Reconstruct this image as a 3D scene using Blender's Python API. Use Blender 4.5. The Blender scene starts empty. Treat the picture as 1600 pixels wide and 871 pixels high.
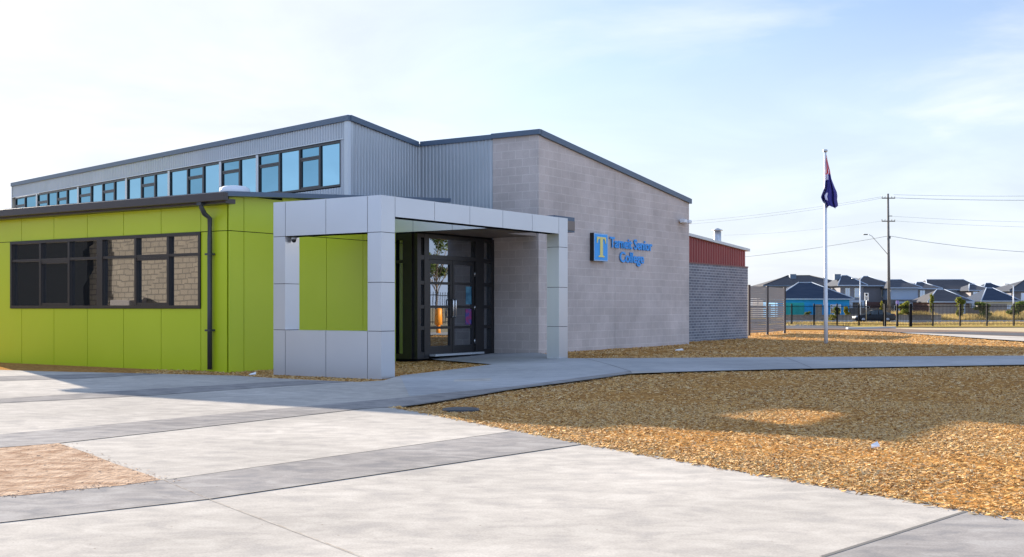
import bpy, bmesh, math, random
import numpy as np
from mathutils import Vector, Matrix
from mathutils.geometry import tessellate_polygon
R = math.radians
random.seed(7); rng = np.random.default_rng(11)
scene = bpy.context.scene
col = scene.collection

# ------------------------------------------------------------------ camera model
F, CX, HZ, H = 1800.0, 800.0, 481.0, 1.2
cd = bpy.data.cameras.new('camera'); cam = bpy.data.objects.new('camera', cd); col.objects.link(cam)
cam.location = (0, 0, H); cam.rotation_euler = (R(90), 0, 0)
cd.sensor_width = 36; cd.lens = 36*F/1600; cd.shift_y = (HZ-435.5)/1600
cd.clip_start = .1; cd.clip_end = 6000
scene.camera = cam

def sm(t):
    t = min(1, max(0, t)); return t*t*(3-2*t)
def gz(x, y):                                    # the lie of the land
    near = .13*sm((x+3)/4.5)*sm((y-15)/8)
    t = sm((y-42)/66)
    return near*(1-t)-.55*t
def ground(px, py):
    z = 0.0
    k = (px-CX)/F
    y = F*H/(py-HZ)
    for _ in range(40):
        z = gz(k*y, y); y = .5*y+.5*F*(H-z)/(py-HZ)
    return Vector((k*y, y, gz(k*y, y)))
def zof(py, y): return H+(HZ-py)/F*y
th = math.atan(.6617); cT, sT = math.cos(th), math.sin(th)
def ab(a, b, z): return Vector((-cT*a+sT*b, sT*a+cT*b, z))      # building axes: a recedes left, b recedes right
def a_at(px, b):
    k = (px-CX)/F; return b*(sT-k*cT)/(cT+k*sT)
def b_at(px, a):
    k = (px-CX)/F; return a*(cT+k*sT)/(sT-k*cT)
VA, VB = Vector((-cT, sT, 0)), Vector((sT, cT, 0))

# ------------------------------------------------------------------ materials
def newmat(name):
    m = bpy.data.materials.new(name); m.use_nodes = True
    nt = m.node_tree; p = nt.nodes['Principled BSDF']
    return m, nt, p
def N(nt, t, **kw):
    n = nt.nodes.new(t)
    for k, v in kw.items():
        if k in n.inputs: n.inputs[k].default_value = v
        else: setattr(n, k, v)
    return n
def c4(c): return (c[0], c[1], c[2], 1)
def pm(name, c, rough=.6, metal=0, c2=None, scale=3, detail=4, bump=0, bscale=40, spec=.5, stretch=None, coat=0, lo=.35, hi=.65):
    m, nt, p = newmat(name)
    p.inputs['Base Color'].default_value = c4(c); p.inputs['Roughness'].default_value = rough
    p.inputs['Metallic'].default_value = metal; p.inputs['Specular IOR Level'].default_value = spec
    p.inputs['Coat Weight'].default_value = coat
    tc = N(nt, 'ShaderNodeTexCoord'); vec = tc.outputs['Object']
    if stretch:
        mp = N(nt, 'ShaderNodeMapping'); mp.inputs['Scale'].default_value = stretch
        nt.links.new(vec, mp.inputs[0]); vec = mp.outputs[0]
    if c2:
        n = N(nt, 'ShaderNodeTexNoise', Scale=scale, Detail=detail)
        nt.links.new(vec, n.inputs['Vector'])
        r = N(nt, 'ShaderNodeValToRGB'); r.color_ramp.elements[0].position = lo; r.color_ramp.elements[1].position = hi
        r.color_ramp.elements[0].color = c4(c); r.color_ramp.elements[1].color = c4(c2)
        nt.links.new(n.outputs['Fac'], r.inputs[0]); nt.links.new(r.outputs[0], p.inputs['Base Color'])
    if bump:
        n = N(nt, 'ShaderNodeTexNoise', Scale=bscale, Detail=3)
        nt.links.new(vec, n.inputs['Vector'])
        b = N(nt, 'ShaderNodeBump', Strength=bump, Distance=.02)
        nt.links.new(n.outputs['Fac'], b.inputs['Height']); nt.links.new(b.outputs[0], p.inputs['Normal'])
    return m
def glass(name, tint, mirror, rough=.01, dark=(.012, .014, .016)):
    m, nt, p = newmat(name)
    p.inputs['Base Color'].default_value = c4(dark); p.inputs['Roughness'].default_value = .6; p.inputs['Specular IOR Level'].default_value = 0
    g = N(nt, 'ShaderNodeBsdfGlossy', Roughness=rough); g.inputs['Color'].default_value = c4(tint)
    # slight waviness of the panes
    tc = N(nt, 'ShaderNodeTexCoord'); n = N(nt, 'ShaderNodeTexNoise', Scale=1.3, Detail=1)
    nt.links.new(tc.outputs['Object'], n.inputs['Vector'])
    b = N(nt, 'ShaderNodeBump', Strength=.05, Distance=.02)
    nt.links.new(n.outputs['Fac'], b.inputs['Height']); nt.links.new(b.outputs[0], g.inputs['Normal'])
    mx = N(nt, 'ShaderNodeMixShader', Fac=mirror)
    nt.links.new(p.outputs[0], mx.inputs[1]); nt.links.new(g.outputs[0], mx.inputs[2])
    nt.links.new(mx.outputs[0], nt.nodes['Material Output'].inputs[0])
    return m
def blockmat(name, c1, c2, mortar, bw, bh, msize, bump=.5, noise=.25, stack=.5, smooth=.1):
    m, nt, p = newmat(name)
    g = N(nt, 'ShaderNodeNewGeometry')
    d = N(nt, 'ShaderNodeVectorMath', operation='DOT_PRODUCT'); d.inputs[1].default_value = VA+VB
    nt.links.new(g.outputs['Position'], d.inputs[0])
    s = N(nt, 'ShaderNodeSeparateXYZ'); nt.links.new(g.outputs['Position'], s.inputs[0])
    cb = N(nt, 'ShaderNodeCombineXYZ'); nt.links.new(d.outputs['Value'], cb.inputs[0]); nt.links.new(s.outputs['Z'], cb.inputs[1])
    br = N(nt, 'ShaderNodeTexBrick'); br.offset = stack
    for k, v in (('Scale', 1), ('Mortar Size', msize), ('Mortar Smooth', smooth), ('Bias', 0), ('Brick Width', bw), ('Row Height', bh)):
        br.inputs[k].default_value = v
    br.inputs['Color1'].default_value = c4(c1); br.inputs['Color2'].default_value = c4(c2); br.inputs['Mortar'].default_value = c4(mortar)
    nt.links.new(cb.outputs[0], br.inputs['Vector'])
    n1 = N(nt, 'ShaderNodeTexNoise', Scale=.7, Detail=5, Roughness=.65); nt.links.new(cb.outputs[0], n1.inputs['Vector'])
    n2 = N(nt, 'ShaderNodeTexNoise', Scale=60, Detail=3); nt.links.new(g.outputs['Position'], n2.inputs['Vector'])
    mr = N(nt, 'ShaderNodeMapRange'); mr.inputs[1].default_value = .25; mr.inputs[2].default_value = .75
    mr.inputs[3].default_value = 1-noise; mr.inputs[4].default_value = 1+noise
    nt.links.new(n1.outputs['Fac'], mr.inputs[0])
    mr2 = N(nt, 'ShaderNodeMapRange'); mr2.inputs[3].default_value = .8; mr2.inputs[4].default_value = 1.2
    nt.links.new(n2.outputs['Fac'], mr2.inputs[0])
    mu = N(nt, 'ShaderNodeMath', operation='MULTIPLY'); nt.links.new(mr.outputs[0], mu.inputs[0]); nt.links.new(mr2.outputs[0], mu.inputs[1])
    sc = N(nt, 'ShaderNodeVectorMath', operation='SCALE'); nt.links.new(br.outputs['Color'], sc.inputs[0]); nt.links.new(mu.outputs[0], sc.inputs['Scale'])
    nt.links.new(sc.outputs[0], p.inputs['Base Color'])
    ad = N(nt, 'ShaderNodeMath', operation='MULTIPLY_ADD'); ad.inputs[1].default_value = .25
    iv = N(nt, 'ShaderNodeMath', operation='SUBTRACT'); iv.inputs[0].default_value = 1
    nt.links.new(br.outputs['Fac'], iv.inputs[1])
    nt.links.new(n2.outputs['Fac'], ad.inputs[0]); nt.links.new(iv.outputs[0], ad.inputs[2])
    b = N(nt, 'ShaderNodeBump', Strength=bump, Distance=.012)
    nt.links.new(ad.outputs[0], b.inputs['Height']); nt.links.new(b.outputs[0], p.inputs['Normal'])
    p.inputs['Roughness'].default_value = .85
    return m
def island(name, cols, rough=.8, trans=0):
    m, nt, p = newmat(name)
    g = N(nt, 'ShaderNodeNewGeometry'); r = N(nt, 'ShaderNodeValToRGB')
    el = r.color_ramp.elements
    while len(el) < len(cols): el.new(.5)
    for i, c in enumerate(cols):
        el[i].position = i/(len(cols)-1); el[i].color = c4(c)
    nt.links.new(g.outputs['Random Per Island'], r.inputs[0]); nt.links.new(r.outputs[0], p.inputs['Base Color'])
    p.inputs['Roughness'].default_value = rough; p.inputs['Specular IOR Level'].default_value = .25
    if trans:
        t = N(nt, 'ShaderNodeBsdfTranslucent'); nt.links.new(r.outputs[0], t.inputs[0])
        mx = N(nt, 'ShaderNodeMixShader', Fac=trans)
        nt.links.new(p.outputs[0], mx.inputs[1]); nt.links.new(t.outputs[0], mx.inputs[2])
        nt.links.new(mx.outputs[0], nt.nodes['Material Output'].inputs[0])
    return m
def concrete(name, c, c2, stain):
    m, nt, p = newmat(name)
    g = N(nt, 'ShaderNodeNewGeometry')
    mp = N(nt, 'ShaderNodeMapping'); mp.inputs['Rotation'].default_value = (0, 0, R(35)); mp.inputs['Scale'].default_value = (1, 1.5, 1)
    nt.links.new(g.outputs['Position'], mp.inputs[0])
    wp = N(nt, 'ShaderNodeTexNoise', Scale=3.4, Detail=6, Roughness=.6, Distortion=.5); nt.links.new(mp.outputs[0], wp.inputs['Vector'])
    r = N(nt, 'ShaderNodeValToRGB'); e = r.color_ramp.elements
    e[0].position = .36; e[0].color = c4(stain); e[1].position = .5; e[1].color = c4(c)
    x = e.new(.64); x.color = c4(c2)
    nt.links.new(wp.outputs['Fac'], r.inputs[0])
    n2 = N(nt, 'ShaderNodeTexNoise', Scale=.35, Detail=3); nt.links.new(g.outputs['Position'], n2.inputs['Vector'])
    n3 = N(nt, 'ShaderNodeTexNoise', Scale=90, Detail=2); nt.links.new(g.outputs['Position'], n3.inputs['Vector'])
    m1 = N(nt, 'ShaderNodeMapRange'); m1.inputs[1].default_value = .3; m1.inputs[2].default_value = .7; m1.inputs[3].default_value = .82; m1.inputs[4].default_value = 1.13
    m3 = N(nt, 'ShaderNodeMapRange'); m3.inputs[1].default_value = .3; m3.inputs[2].default_value = .7; m3.inputs[3].default_value = .9; m3.inputs[4].default_value = 1.08
    nt.links.new(n2.outputs['Fac'], m1.inputs[0]); nt.links.new(n3.outputs['Fac'], m3.inputs[0])
    mu = N(nt, 'ShaderNodeMath', operation='MULTIPLY'); nt.links.new(m1.outputs[0], mu.inputs[0]); nt.links.new(m3.outputs[0], mu.inputs[1])
    sc = N(nt, 'ShaderNodeVectorMath', operation='SCALE'); nt.links.new(r.outputs[0], sc.inputs[0]); nt.links.new(mu.outputs[0], sc.inputs['Scale'])
    # small dark crumbs
    v = N(nt, 'ShaderNodeTexVoronoi', Scale=5.5); nt.links.new(g.outputs['Position'], v.inputs['Vector'])
    lt = N(nt, 'ShaderNodeMath', operation='LESS_THAN'); lt.inputs[1].default_value = .035; nt.links.new(v.outputs['Distance'], lt.inputs[0])
    mx = N(nt, 'ShaderNodeMix', data_type='RGBA'); mx.inputs[7].default_value = (.12, .08, .05, 1)
    hf = N(nt, 'ShaderNodeMath', operation='MULTIPLY'); hf.inputs[1].default_value = .6; nt.links.new(lt.outputs[0], hf.inputs[0])
    nt.links.new(hf.outputs[0], mx.inputs[0]); nt.links.new(sc.outputs[0], mx.inputs[6]); nt.links.new(mx.outputs[2], p.inputs['Base Color'])
    p.inputs['Roughness'].default_value = 1; p.inputs['Specular IOR Level'].default_value = .0
    b = N(nt, 'ShaderNodeBump', Strength=.05, Distance=.02); nt.links.new(wp.outputs['Fac'], b.inputs['Height'])
    b2 = N(nt, 'ShaderNodeBump', Strength=.12, Distance=.006); nt.links.new(n3.outputs['Fac'], b2.inputs['Height']); nt.links.new(b.outputs[0], b2.inputs['Normal'])
    nt.links.new(b2.outputs[0], p.inputs['Normal'])
    return m

M = {}
M['green'] = pm('green_panel', (.47, .56, .012), .34, .0, (.50, .59, .016), .5, spec=.5)
M['silver'] = pm('silver_panel', (.56, .575, .605), .32, .6, (.59, .605, .63), .7)
M['backing'] = pm('dark_backing', (.02, .022, .025), .9, spec=0)
M['corr'] = pm('zinc_corrugated', (.40, .43, .45), .42, .35, (.45, .47, .49), .8)
M['trim'] = pm('pale_metal_trim', (.5, .53, .55), .4, .4)
M['flash'] = pm('blue_grey_flashing', (.085, .125, .18), .45, .1)
M['gutter'] = pm('dark_brown_gutter', (.05, .04, .038), .4, .1)
M['pipe'] = pm('charcoal_pipe', (.035, .04, .048), .4)
M['frame'] = pm('black_aluminium', (.012, .012, .014), .35)
M['brownframe'] = pm('bronze_aluminium', (.026, .021, .019), .35)
M['clglass'] = glass('blue_tinted_glass', (.29, .49, .58), .85)
M['clglass_dim'] = glass('blue_tinted_glass_dim', (.22, .42, .52), .7)  # dimmer copy: uneven sky reflection between panes put into the glass colour
M['winglass'] = glass('dark_window_glass', (.74, .76, .80), .40)
M['doorglass'] = glass('entry_glass', (.72, .78, .86), .42)
M['block'] = blockmat('honed_block', (.52, .445, .40), (.57, .49, .445), (.62, .545, .495), .4, .2, .011, .35, .22)
M['darkbrick'] = blockmat('grey_brick', (.13, .14, .17), (.21, .21, .23), (.36, .37, .38), .25, .088, .012, .6, .2)
M['red'] = pm('red_corrugated', (.22, .028, .024), .45, .1, (.26, .036, .03), 1)
M['roof'] = pm('grey_roof_sheet', (.12, .13, .15), .5, .3)
M['soffit'] = pm('soffit', (.22, .175, .145), .6)
M['white'] = pm('white_paint', (.75, .76, .78), .35)
M['chrome'] = pm('brushed_steel', (.7, .7, .7), .25, 1)
M['galv'] = pm('galvanised', (.5, .52, .54), .4, .7)
M['blue'] = pm('sign_blue', (.0, .34, .85), .4)
M['bluelet'] = pm('letter_blue', (.005, .31, .80), .4)
M['yellow'] = pm('sign_yellow', (.80, .70, .22), .45)
M['slat'] = pm('grey_slat', (.26, .235, .215), .6, .1)
M['rust'] = pm('post_brown', (.05, .035, .03), .5)
M['polewhite'] = pm('flagpole_white', (.70, .73, .76), .35)
M['navy'] = pm('flag_navy', (.035, .03, .20), .8); M['flagred'] = pm('flag_red', (.75, .04, .04), .8); M['flagwhite'] = pm('flag_white', (.75, .7, .82), .8)
M['wood'] = pm('pole_timber', (.13, .12, .11), .9, 0, (.19, .17, .15), 3)
M['wire'] = pm('wire', (.36, .38, .40), .6)
M['black'] = pm('fence_black', (.010, .010, .012), .8, spec=.15)
M['carbody'] = pm('car_dark_green', (.010, .014, .020), .5, 0, spec=.3)
M['tyre'] = pm('tyre', (.012, .012, .012), .8); M['rim'] = pm('rim', (.5, .5, .52), .3, .9)
M['lamp'] = pm('headlamp', (.75, .78, .8), .1); M['tail'] = pm('tail', (.4, .01, .01), .2)
M['orange'] = pm('bollard_orange', (.85, .28, .01), .5)
M['plaza'] = concrete('pale_concrete', (.455, .42, .375), (.51, .475, .425), (.395, .368, .335))
M['band'] = concrete('charcoal_concrete', (.305, .285, .268), (.36, .34, .32), (.245, .235, .23))
M['path'] = concrete('path_concrete', (.42, .415, .41), (.45, .445, .435), (.38, .38, .38))
M['joint'] = pm('joint', (.10, .095, .09), .9); M['seam'] = pm('sandy_seam', (.30, .22, .15), .9, 0, (.52, .48, .42), 9, spec=0)
M['bark'] = pm('mulch_bed', (.30, .15, .05), .95, 0, (.52, .28, .095), 14, 6, .9, 30, spec=0)
M['chip'] = island('bark_chip', [(.22, .105, .035), (.52, .27, .08), (.68, .385, .12), (.78, .49, .175), (.86, .66, .36), (.38, .19, .06)], .8, .25)
M['dirt'] = pm('sandy_dirt', (.31, .205, .14), .95, 0, (.52, .39, .285), 7, 9, 1.0, 30, spec=0)
M['ground'] = pm('far_ground', (.30, .22, .11), .95, 0, (.36, .28, .15), .15)
M['asphalt'] = pm('asphalt', (.075, .078, .088), .85, 0, (.11, .11, .12), .6, bump=.3, spec=.05)
M['gravel'] = pm('pink_gravel', (.19, .14, .115), .95, 0, (.25, .185, .145), 2, bump=.4, spec=0)
M['verge'] = pm('dry_verge', (.44, .29, .11), .95, 0, (.30, .25, .07), .35, 5, spec=0)
M['kerb'] = pm('kerb', (.5, .48, .45), .8)
M['drygrass'] = island('dry_grass', [(.30, .2, .07), (.5, .36, .14), (.58, .45, .2), (.24, .22, .07)], .8, .3)
M['leafy'] = island('leaf_olive', [(.08, .10, .015), (.18, .20, .03), (.30, .29, .05), (.13, .16, .025)], .6, .45)
M['leafg'] = island('leaf_green', [(.05, .08, .015), (.11, .15, .03), (.19, .23, .05)], .6, .42)
M['leafyel'] = island('leaf_yellow', [(.16, .16, .015), (.30, .28, .02), (.38, .33, .03)], .6, .35)
M['trunk'] = pm('trunk', (.2, .15, .11), .9, 0, (.3, .24, .19), 8)
def tiles(name, c, c2): return pm(name, c, .9, 0, c2, .5, stretch=(1, 6, 6), spec=.12)
M['tile'] = tiles('charcoal_tile', (.06, .068, .085), (.08, .087, .105)); M['tilebrown'] = tiles('brown_tile', (.072, .07, .078), (.09, .088, .095))  # tile colours lightened to stand in for haze over the far roofs
M['tileblue'] = tiles('slate_tile', (.03, .045, .075), (.045, .06, .09))
M['render'] = pm('grey_render', (.17, .165, .18), .9, 0, (.2, .195, .21), .5); M['renderlt'] = pm('pale_render', (.32, .38, .47), .9, 0, (.36, .42, .50), .5)
M['rendertan'] = pm('tan_render', (.28, .25, .24), .9); M['hbrick'] = pm('house_brick', (.12, .065, .06), .9, 0, (.17, .09, .08), 4)
M['houseblue'] = pm('bright_blue_paint', (.0, .26, .62), .7, 0, (.005, .31, .68), .6); M['teal'] = pm('teal_paint', (.0, .28, .30), .7)
M['hglass'] = glass('house_glass', (.8, .85, .9), .3); M['cream'] = pm('cream', (.62, .58, .46), .7)
M['carglass'] = glass('car_glass', (.5, .6, .65), .12)
M['stone'] = pm('low_wall_stone', (.24, .2, .17), .9, 0, (.32, .27, .23), 3)
M['paling'] = pm('dark_paling', (.11, .10, .10), .9, 0, (.16, .15, .14), 3, spec=0)
M['pink'] = pm('poster_pink', (.30, .04, .16), .6, 0, (.04, .07, .28), 9, 3, lo=.42, hi=.58); M['postblue'] = pm('poster_blue', (.03, .12, .2), .6, 0, (.1, .3, .4), 6, 3)
M['litter'] = pm('paper', (.8, .8, .8), .7)
M['purple'] = pm('sign_purple', (.28, .2, .45), .6); M['signface'] = pm('sign_white', (.75, .75, .75), .6)

# ------------------------------------------------------------------ mesh helpers
ID = lambda u, v, w: Vector((u, v, w))
class MB:
    def __init__(s): s.bm = bmesh.new()
    def box(s, lo, hi, f=ID, mi=0, bev=0):
        c = [f(x, y, z) for z in (lo[2], hi[2]) for x, y in ((lo[0], lo[1]), (hi[0], lo[1]), (hi[0], hi[1]), (lo[0], hi[1]))]
        v = [s.bm.verts.new(p) for p in c]
        fs = [s.bm.faces.new([v[i] for i in q]) for q in ((3, 2, 1, 0), (4, 5, 6, 7), (0, 1, 5, 4), (1, 2, 6, 5), (2, 3, 7, 6), (3, 0, 4, 7))]
        for q in fs: q.material_index = mi
        bmesh.ops.recalc_face_normals(s.bm, faces=fs)
        if bev:
            es = list({e for q in fs for e in q.edges})
            bmesh.ops.bevel(s.bm, geom=es, offset=bev, segments=2, profile=.5, affect='EDGES')
        return s
    def prism(s, pts, vec, mi=0):
        vec = Vector(vec); n = len(pts)
        v = [s.bm.verts.new(Vector(p)) for p in pts]; w = [s.bm.verts.new(Vector(p)+vec) for p in pts]
        fs = []
        tris = tessellate_polygon([[Vector(p) for p in pts]])
        for t in tris:
            fs.append(s.bm.faces.new([v[i] for i in t])); fs.append(s.bm.faces.new([w[i] for i in reversed(t)]))
        for i in range(n):
            j = (i+1) % n; fs.append(s.bm.faces.new((v[i], v[j], w[j], w[i])))
        for q in fs: q.material_index = mi
        bmesh.ops.recalc_face_normals(s.bm, faces=fs)
        return s
    def loft(s, rings, mi=0, cap=True, smooth=False):
        vs = [[s.bm.verts.new(Vector(p)) for p in r] for r in rings]; fs = []
        n = len(rings[0])
        for a, b in zip(vs, vs[1:]):
            for i in range(n):
                j = (i+1) % n; fs.append(s.bm.faces.new((a[i], a[j], b[j], b[i])))
        if cap: fs.append(s.bm.faces.new(vs[0])); fs.append(s.bm.faces.new(vs[-1]))
        for q in fs: q.material_index = mi; q.smooth = smooth
        bmesh.ops.recalc_face_normals(s.bm, faces=fs)
        return s
    def tube(s, pts, r, n=8, mi=0, smooth=True):
        pts = [Vector(p) for p in pts]; rs = r if isinstance(r, (list, tuple)) else [r]*len(pts)
        rings = []
        up = Vector((0, 0, 1))
        for i, p in enumerate(pts):
            d = (pts[min(i+1, len(pts)-1)]-pts[max(i-1, 0)]).normalized()
            x = d.cross(up)
            if x.length < .05: x = d.cross(Vector((1, 0, 0)))
            x.normalize(); y = d.cross(x).normalized()
            rings.append([p+x*rs[i]*math.cos(2*math.pi*k/n)+y*rs[i]*math.sin(2*math.pi*k/n) for k in range(n)])
        return s.loft(rings, mi, True, smooth)
    def lathe(s, c, prof, n=20, mi=0):
        c = Vector(c)
        return s.loft([[c+Vector((r*math.cos(2*math.pi*k/n), r*math.sin(2*math.pi*k/n), z)) for k in range(n)] for r, z in prof], mi, True, True)
    def build(s, name, mat, parent=None, label=None):
        me = bpy.data.meshes.new(name)
        vs = s.bm.verts
        if parent is not None: off = wloc(parent)
        else:
            xs = [v.co.x for v in vs]; ys = [v.co.y for v in vs]; zs = [v.co.z for v in vs]
            off = Vector(((min(xs)+max(xs))/2, (min(ys)+max(ys))/2, min(zs)))
        for v in vs: v.co -= off
        s.bm.to_mesh(me); s.bm.free()
        for m in (mat if isinstance(mat, list) else [mat]): me.materials.append(m)
        o = bpy.data.objects.new(name, me); col.objects.link(o)
        if parent is not None: o.parent = parent
        else: o.location = off
        if label: o['label'] = label
        return o
def wloc(o):
    v = Vector((0, 0, 0))
    while o is not None: v += o.location; o = o.parent
    return v
def tag(o, label=None, cat=None, group=None, kind=None):
    if label: o['label'] = label
    if cat: o['category'] = cat
    if group: o['group'] = group
    if kind: o['kind'] = kind
    return o
def thing(name, loc, label, cat, group=None):
    o = bpy.data.objects.new(name, None); col.objects.link(o); o.location = loc; o.empty_display_size = .2
    return tag(o, label, cat, group)
def sheet(name, poly, dz, mat, step=1.5, label=None, kind='structure', flat=None):
    """A ground sheet that follows the lie of the land, dz above it."""
    poly = [(p[0], p[1]) for p in poly]
    bm = bmesh.new(); v = [bm.verts.new((x, y, 0)) for x, y in poly]
    for t in tessellate_polygon([[Vector((x, y, 0)) for x, y in poly]]):
        try: bm.faces.new([v[i] for i in t])
        except ValueError: pass
    xs = [p[0] for p in poly]; ys = [p[1] for p in poly]
    for ax, lo, hi in ((0, min(xs), max(xs)), (1, min(ys), max(ys))):
        k = math.ceil(lo/step)
        while k*step < hi:
            co = [0, 0, 0]; co[ax] = k*step; no = [0, 0, 0]; no[ax] = 1
            bmesh.ops.bisect_plane(bm, geom=bm.verts[:]+bm.edges[:]+bm.faces[:], plane_co=co, plane_no=no); k += 1
    for q in bm.verts: q.co.z = gz(q.co.x, q.co.y)+dz
    bmesh.ops.recalc_face_normals(bm, faces=bm.faces[:])
    if sum(f.normal.z for f in bm.faces) < 0: bmesh.ops.reverse_faces(bm, faces=bm.faces[:])
    me = bpy.data.meshes.new(name); bm.to_mesh(me); bm.free(); me.materials.append(mat)
    o = bpy.data.objects.new(name, me); col.objects.link(o)
    return tag(o, label, None, None, kind)
def G(*pts): return [ground(*p) for p in pts]
def pt_in(poly, X, Y):
    ins = np.zeros(X.shape, bool); n = len(poly)
    for i in range(n):
        x1, y1 = poly[i][0], poly[i][1]; x2, y2 = poly[(i+1) % n][0], poly[(i+1) % n][1]
        if y1 == y2: continue
        c = ((y1 > Y) != (y2 > Y)) & (X < (x2-x1)*(Y-y1)/(y2-y1)+x1)
        ins ^= c
    return ins

# ------------------------------------------------------------------ the ground
bm = bmesh.new()
xs = [-3000, -1200, -500, -200, -100, -60, -40, -25]+[x for x in np.arange(-20, 32, 2.0)]+[40, 60, 100, 200, 500, 1200, 3000]
ys = [-600, -200, -60, -20, -5]+[y for y in np.arange(0, 120, 3.0)]+[150, 220, 400, 900, 2000, 4000]
grid = [[bm.verts.new((x, y, gz(x, y)-.06)) for x in xs] for y in ys]
for j in range(len(ys)-1):
    for i in range(len(xs)-1): bm.faces.new((grid[j][i], grid[j][i+1], grid[j+1][i+1], grid[j+1][i]))
me = bpy.data.meshes.new('ground'); bm.to_mesh(me); bm.free(); me.materials.append(M['ground'])
tag(bpy.data.objects.new('ground', me), 'dry sandy ground under everything out to the horizon', None, None, 'structure')
col.objects.link(bpy.data.objects['ground'])

plaza_px = [(-420, 570), (-80, 576), (75, 581), (200, 583.5), (370, 587.5), (430, 591.5), (500, 595), (560, 597.5), (600, 595), (619, 589),
            (770, 569.5), (669, 561.5), (646, 557), (747, 547), (775, 546), (842, 552), (890, 560.3), (1000, 560), (1200, 558.6), (1400, 557.3), (1600, 556.2), (2100, 554),
            (2100, 561), (1600, 570.5), (1400, 574), (1200, 578), (1060, 581.5), (990, 584), (800, 609), (622, 637.5), (800, 671), (920, 694), (1520, 798.5), (1600, 812.5), (1900, 866), (2100, 1150), (-600, 1150), (-700, 750)]
plaza = G(*plaza_px)
sheet('pavement', plaza, .004, M['plaza'], 1.2, 'pale sunlit concrete plaza and path leading to the entrance')
bands = [('812,674 255,752 0,777 -300,806 -300,850 0,819 325,782 920,694', 'dark grey concrete band crossing the foreground'),
         ('1518,798.3 1290,871 1050,948 1050,1100 1890,1100 1897,866 1600,812.8', 'dark grey concrete corner at the bottom right'),
         ('-300,708 0,680 490,635 800,605 985,580.5 988,583.8 800,608.5 622,637 565,640 92,694 0,701 -300,731', 'dark grey concrete band beside the mulch and path'),
         ('-300,640 0,624 200,611 450,596.5 480,595.5 550,597.2 400,607 250,618 0,631 -300,648', 'dark grey concrete band near the portal'),
         ('-200,594 0,589 150,585 200,583.8 250,585 135,592 0,596 -200,603', 'dark grey concrete band beside the green wall')]
for s_, l_ in bands:
    sheet('pavement_band', G(*[tuple(map(float, q.split(','))) for q in s_.split()]), .008, M['band'], 1.2, l_)
# the path's own concrete, cast separately, cooler and smoother
sheet('path', G((625, 587.5), (771, 570), (669, 561.6), (646, 557.1), (747, 547.2), (775, 546.2), (842, 552.2), (890, 560.6), (1000, 560.3), (1200, 558.9), (1400, 557.6), (1600, 556.5), (2100, 554.3),
                (2100, 560.8), (1600, 570.2), (1400, 573.7), (1200, 577.7), (1060, 581.2), (986, 580.2), (800, 604.8), (640, 620)), .0065, M['path'], 1.2, 'smooth grey concrete path in the shade of the building')
def strip(p, q, w, dz=.012):
    a, b = ground(*p), ground(*q); d = (b-a); d.z = 0; n = Vector((-d.y, d.x, 0)).normalized()*w/2
    return [a+n, b+n, b-n, a-n]
for p, q, w, mt in (((0, 776.5), (255, 752), .02, 'joint'), ((255, 752), (811, 674), .022, 'joint'), ((325, 782), (918, 694.3), .012, 'joint'), ((-200, 841), (325, 782), .004, 'joint'), ((-200, 698), (490, 635), .012, 'joint'),
                ((92, 694), (565, 640), .008, 'joint'), ((1284, 873), (1519, 798.4), .026, 'joint'), ((255, 752), (326, 782), .005, 'seam'), ((326, 782), (640, 901), .005, 'seam'), ((-200, 637), (190, 612), .012, 'joint'),
                ((914, 561), (986, 581.5), .015, 'joint'), ((1225, 559), (1268, 576), .012, 'joint'), ((622, 637.5), (986, 584), .012, 'joint'), ((-100, 594), (135, 592), .010, 'joint')):
    sheet('pavement_joint', strip(p, q, w), .0095, M[mt], 1.2)
dirt = G((92, 694.5), (140, 711), (180, 727), (225, 742), (252, 752), (190, 761), (110, 768), (40, 776), (0, 778), (-200, 797), (-200, 718), (0, 702))
sheet('dirt_patch', dirt, .010, M['dirt'], .6, 'bare sandy dirt patch in the paving at left')
bark = G((1100, 514.5), (1228, 514.8), (1330, 515.8), (1420, 521.3), (1500, 527), (1600, 534.5), (1900, 551), (2300, 563), (2600, 1100))
bark = [Vector((-16, 27.5, 0)), Vector((-9, 30, 0)), Vector((5, 45, 0)), Vector((8, 58, 0))]+bark+[Vector((-1, 5, 0)), Vector((-3, 12, 0)), Vector((-16, 20, 0))]
sheet('mulch_bed', bark, -.03, M['bark'], 1.5, 'golden brown bark mulch bed around the building')
sheet('driveway', G((1150, 505.5), (1228, 506), (1300, 508), (1390, 512.6), (1440, 515.5), (1600, 519), (1900, 526), (1900, 534), (1600, 526.3), (1500, 522.6), (1410, 519.6), (1330, 515.5), (1228, 514.5), (1150, 514.2)), .004, M['gravel'], 4, 'grey driveway inside the fence')
sheet('road', G((1385, 519.2), (1430, 519.4), (1500, 519), (1560, 520), (1600, 521), (1800, 526), (1800, 531), (1600, 525.5), (1500, 522.5), (1430, 520.8)), .010, M['asphalt'], 4, 'dark grey strip behind the lit mulch')  # dark strip laid over the edge of the driveway sheet
sheet('road', G((1150, 506.3), (1228, 506.8), (1300, 509), (1400, 513.2), (1300, 513.6), (1150, 512.8)), .010, M['asphalt'], 4, 'dark asphalt driveway leading to the gate')
sheet('path', G((1408, 520.4), (1500, 523.2), (1600, 526.8), (1900, 535), (1900, 551), (1600, 534), (1500, 527.2), (1420, 521.6)), .014, M['plaza'], 4, 'pale sunlit concrete path at the far right')
sheet('verge', [(-60, 104), (120, 104), (120, 131), (-60, 131)], .004, M['verge'], 12, 'dry grass verge beyond the fence')
sheet('road', [(-200, 131), (300, 131), (300, 147), (-200, 147)], .008, M['asphalt'], 20, 'grey asphalt street beyond the fence')
sheet('verge', [(-200, 147.6), (300, 147.6), (300, 190), (-200, 190)], .01, M['verge'], 20, 'dry grass strip before the houses')
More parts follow.
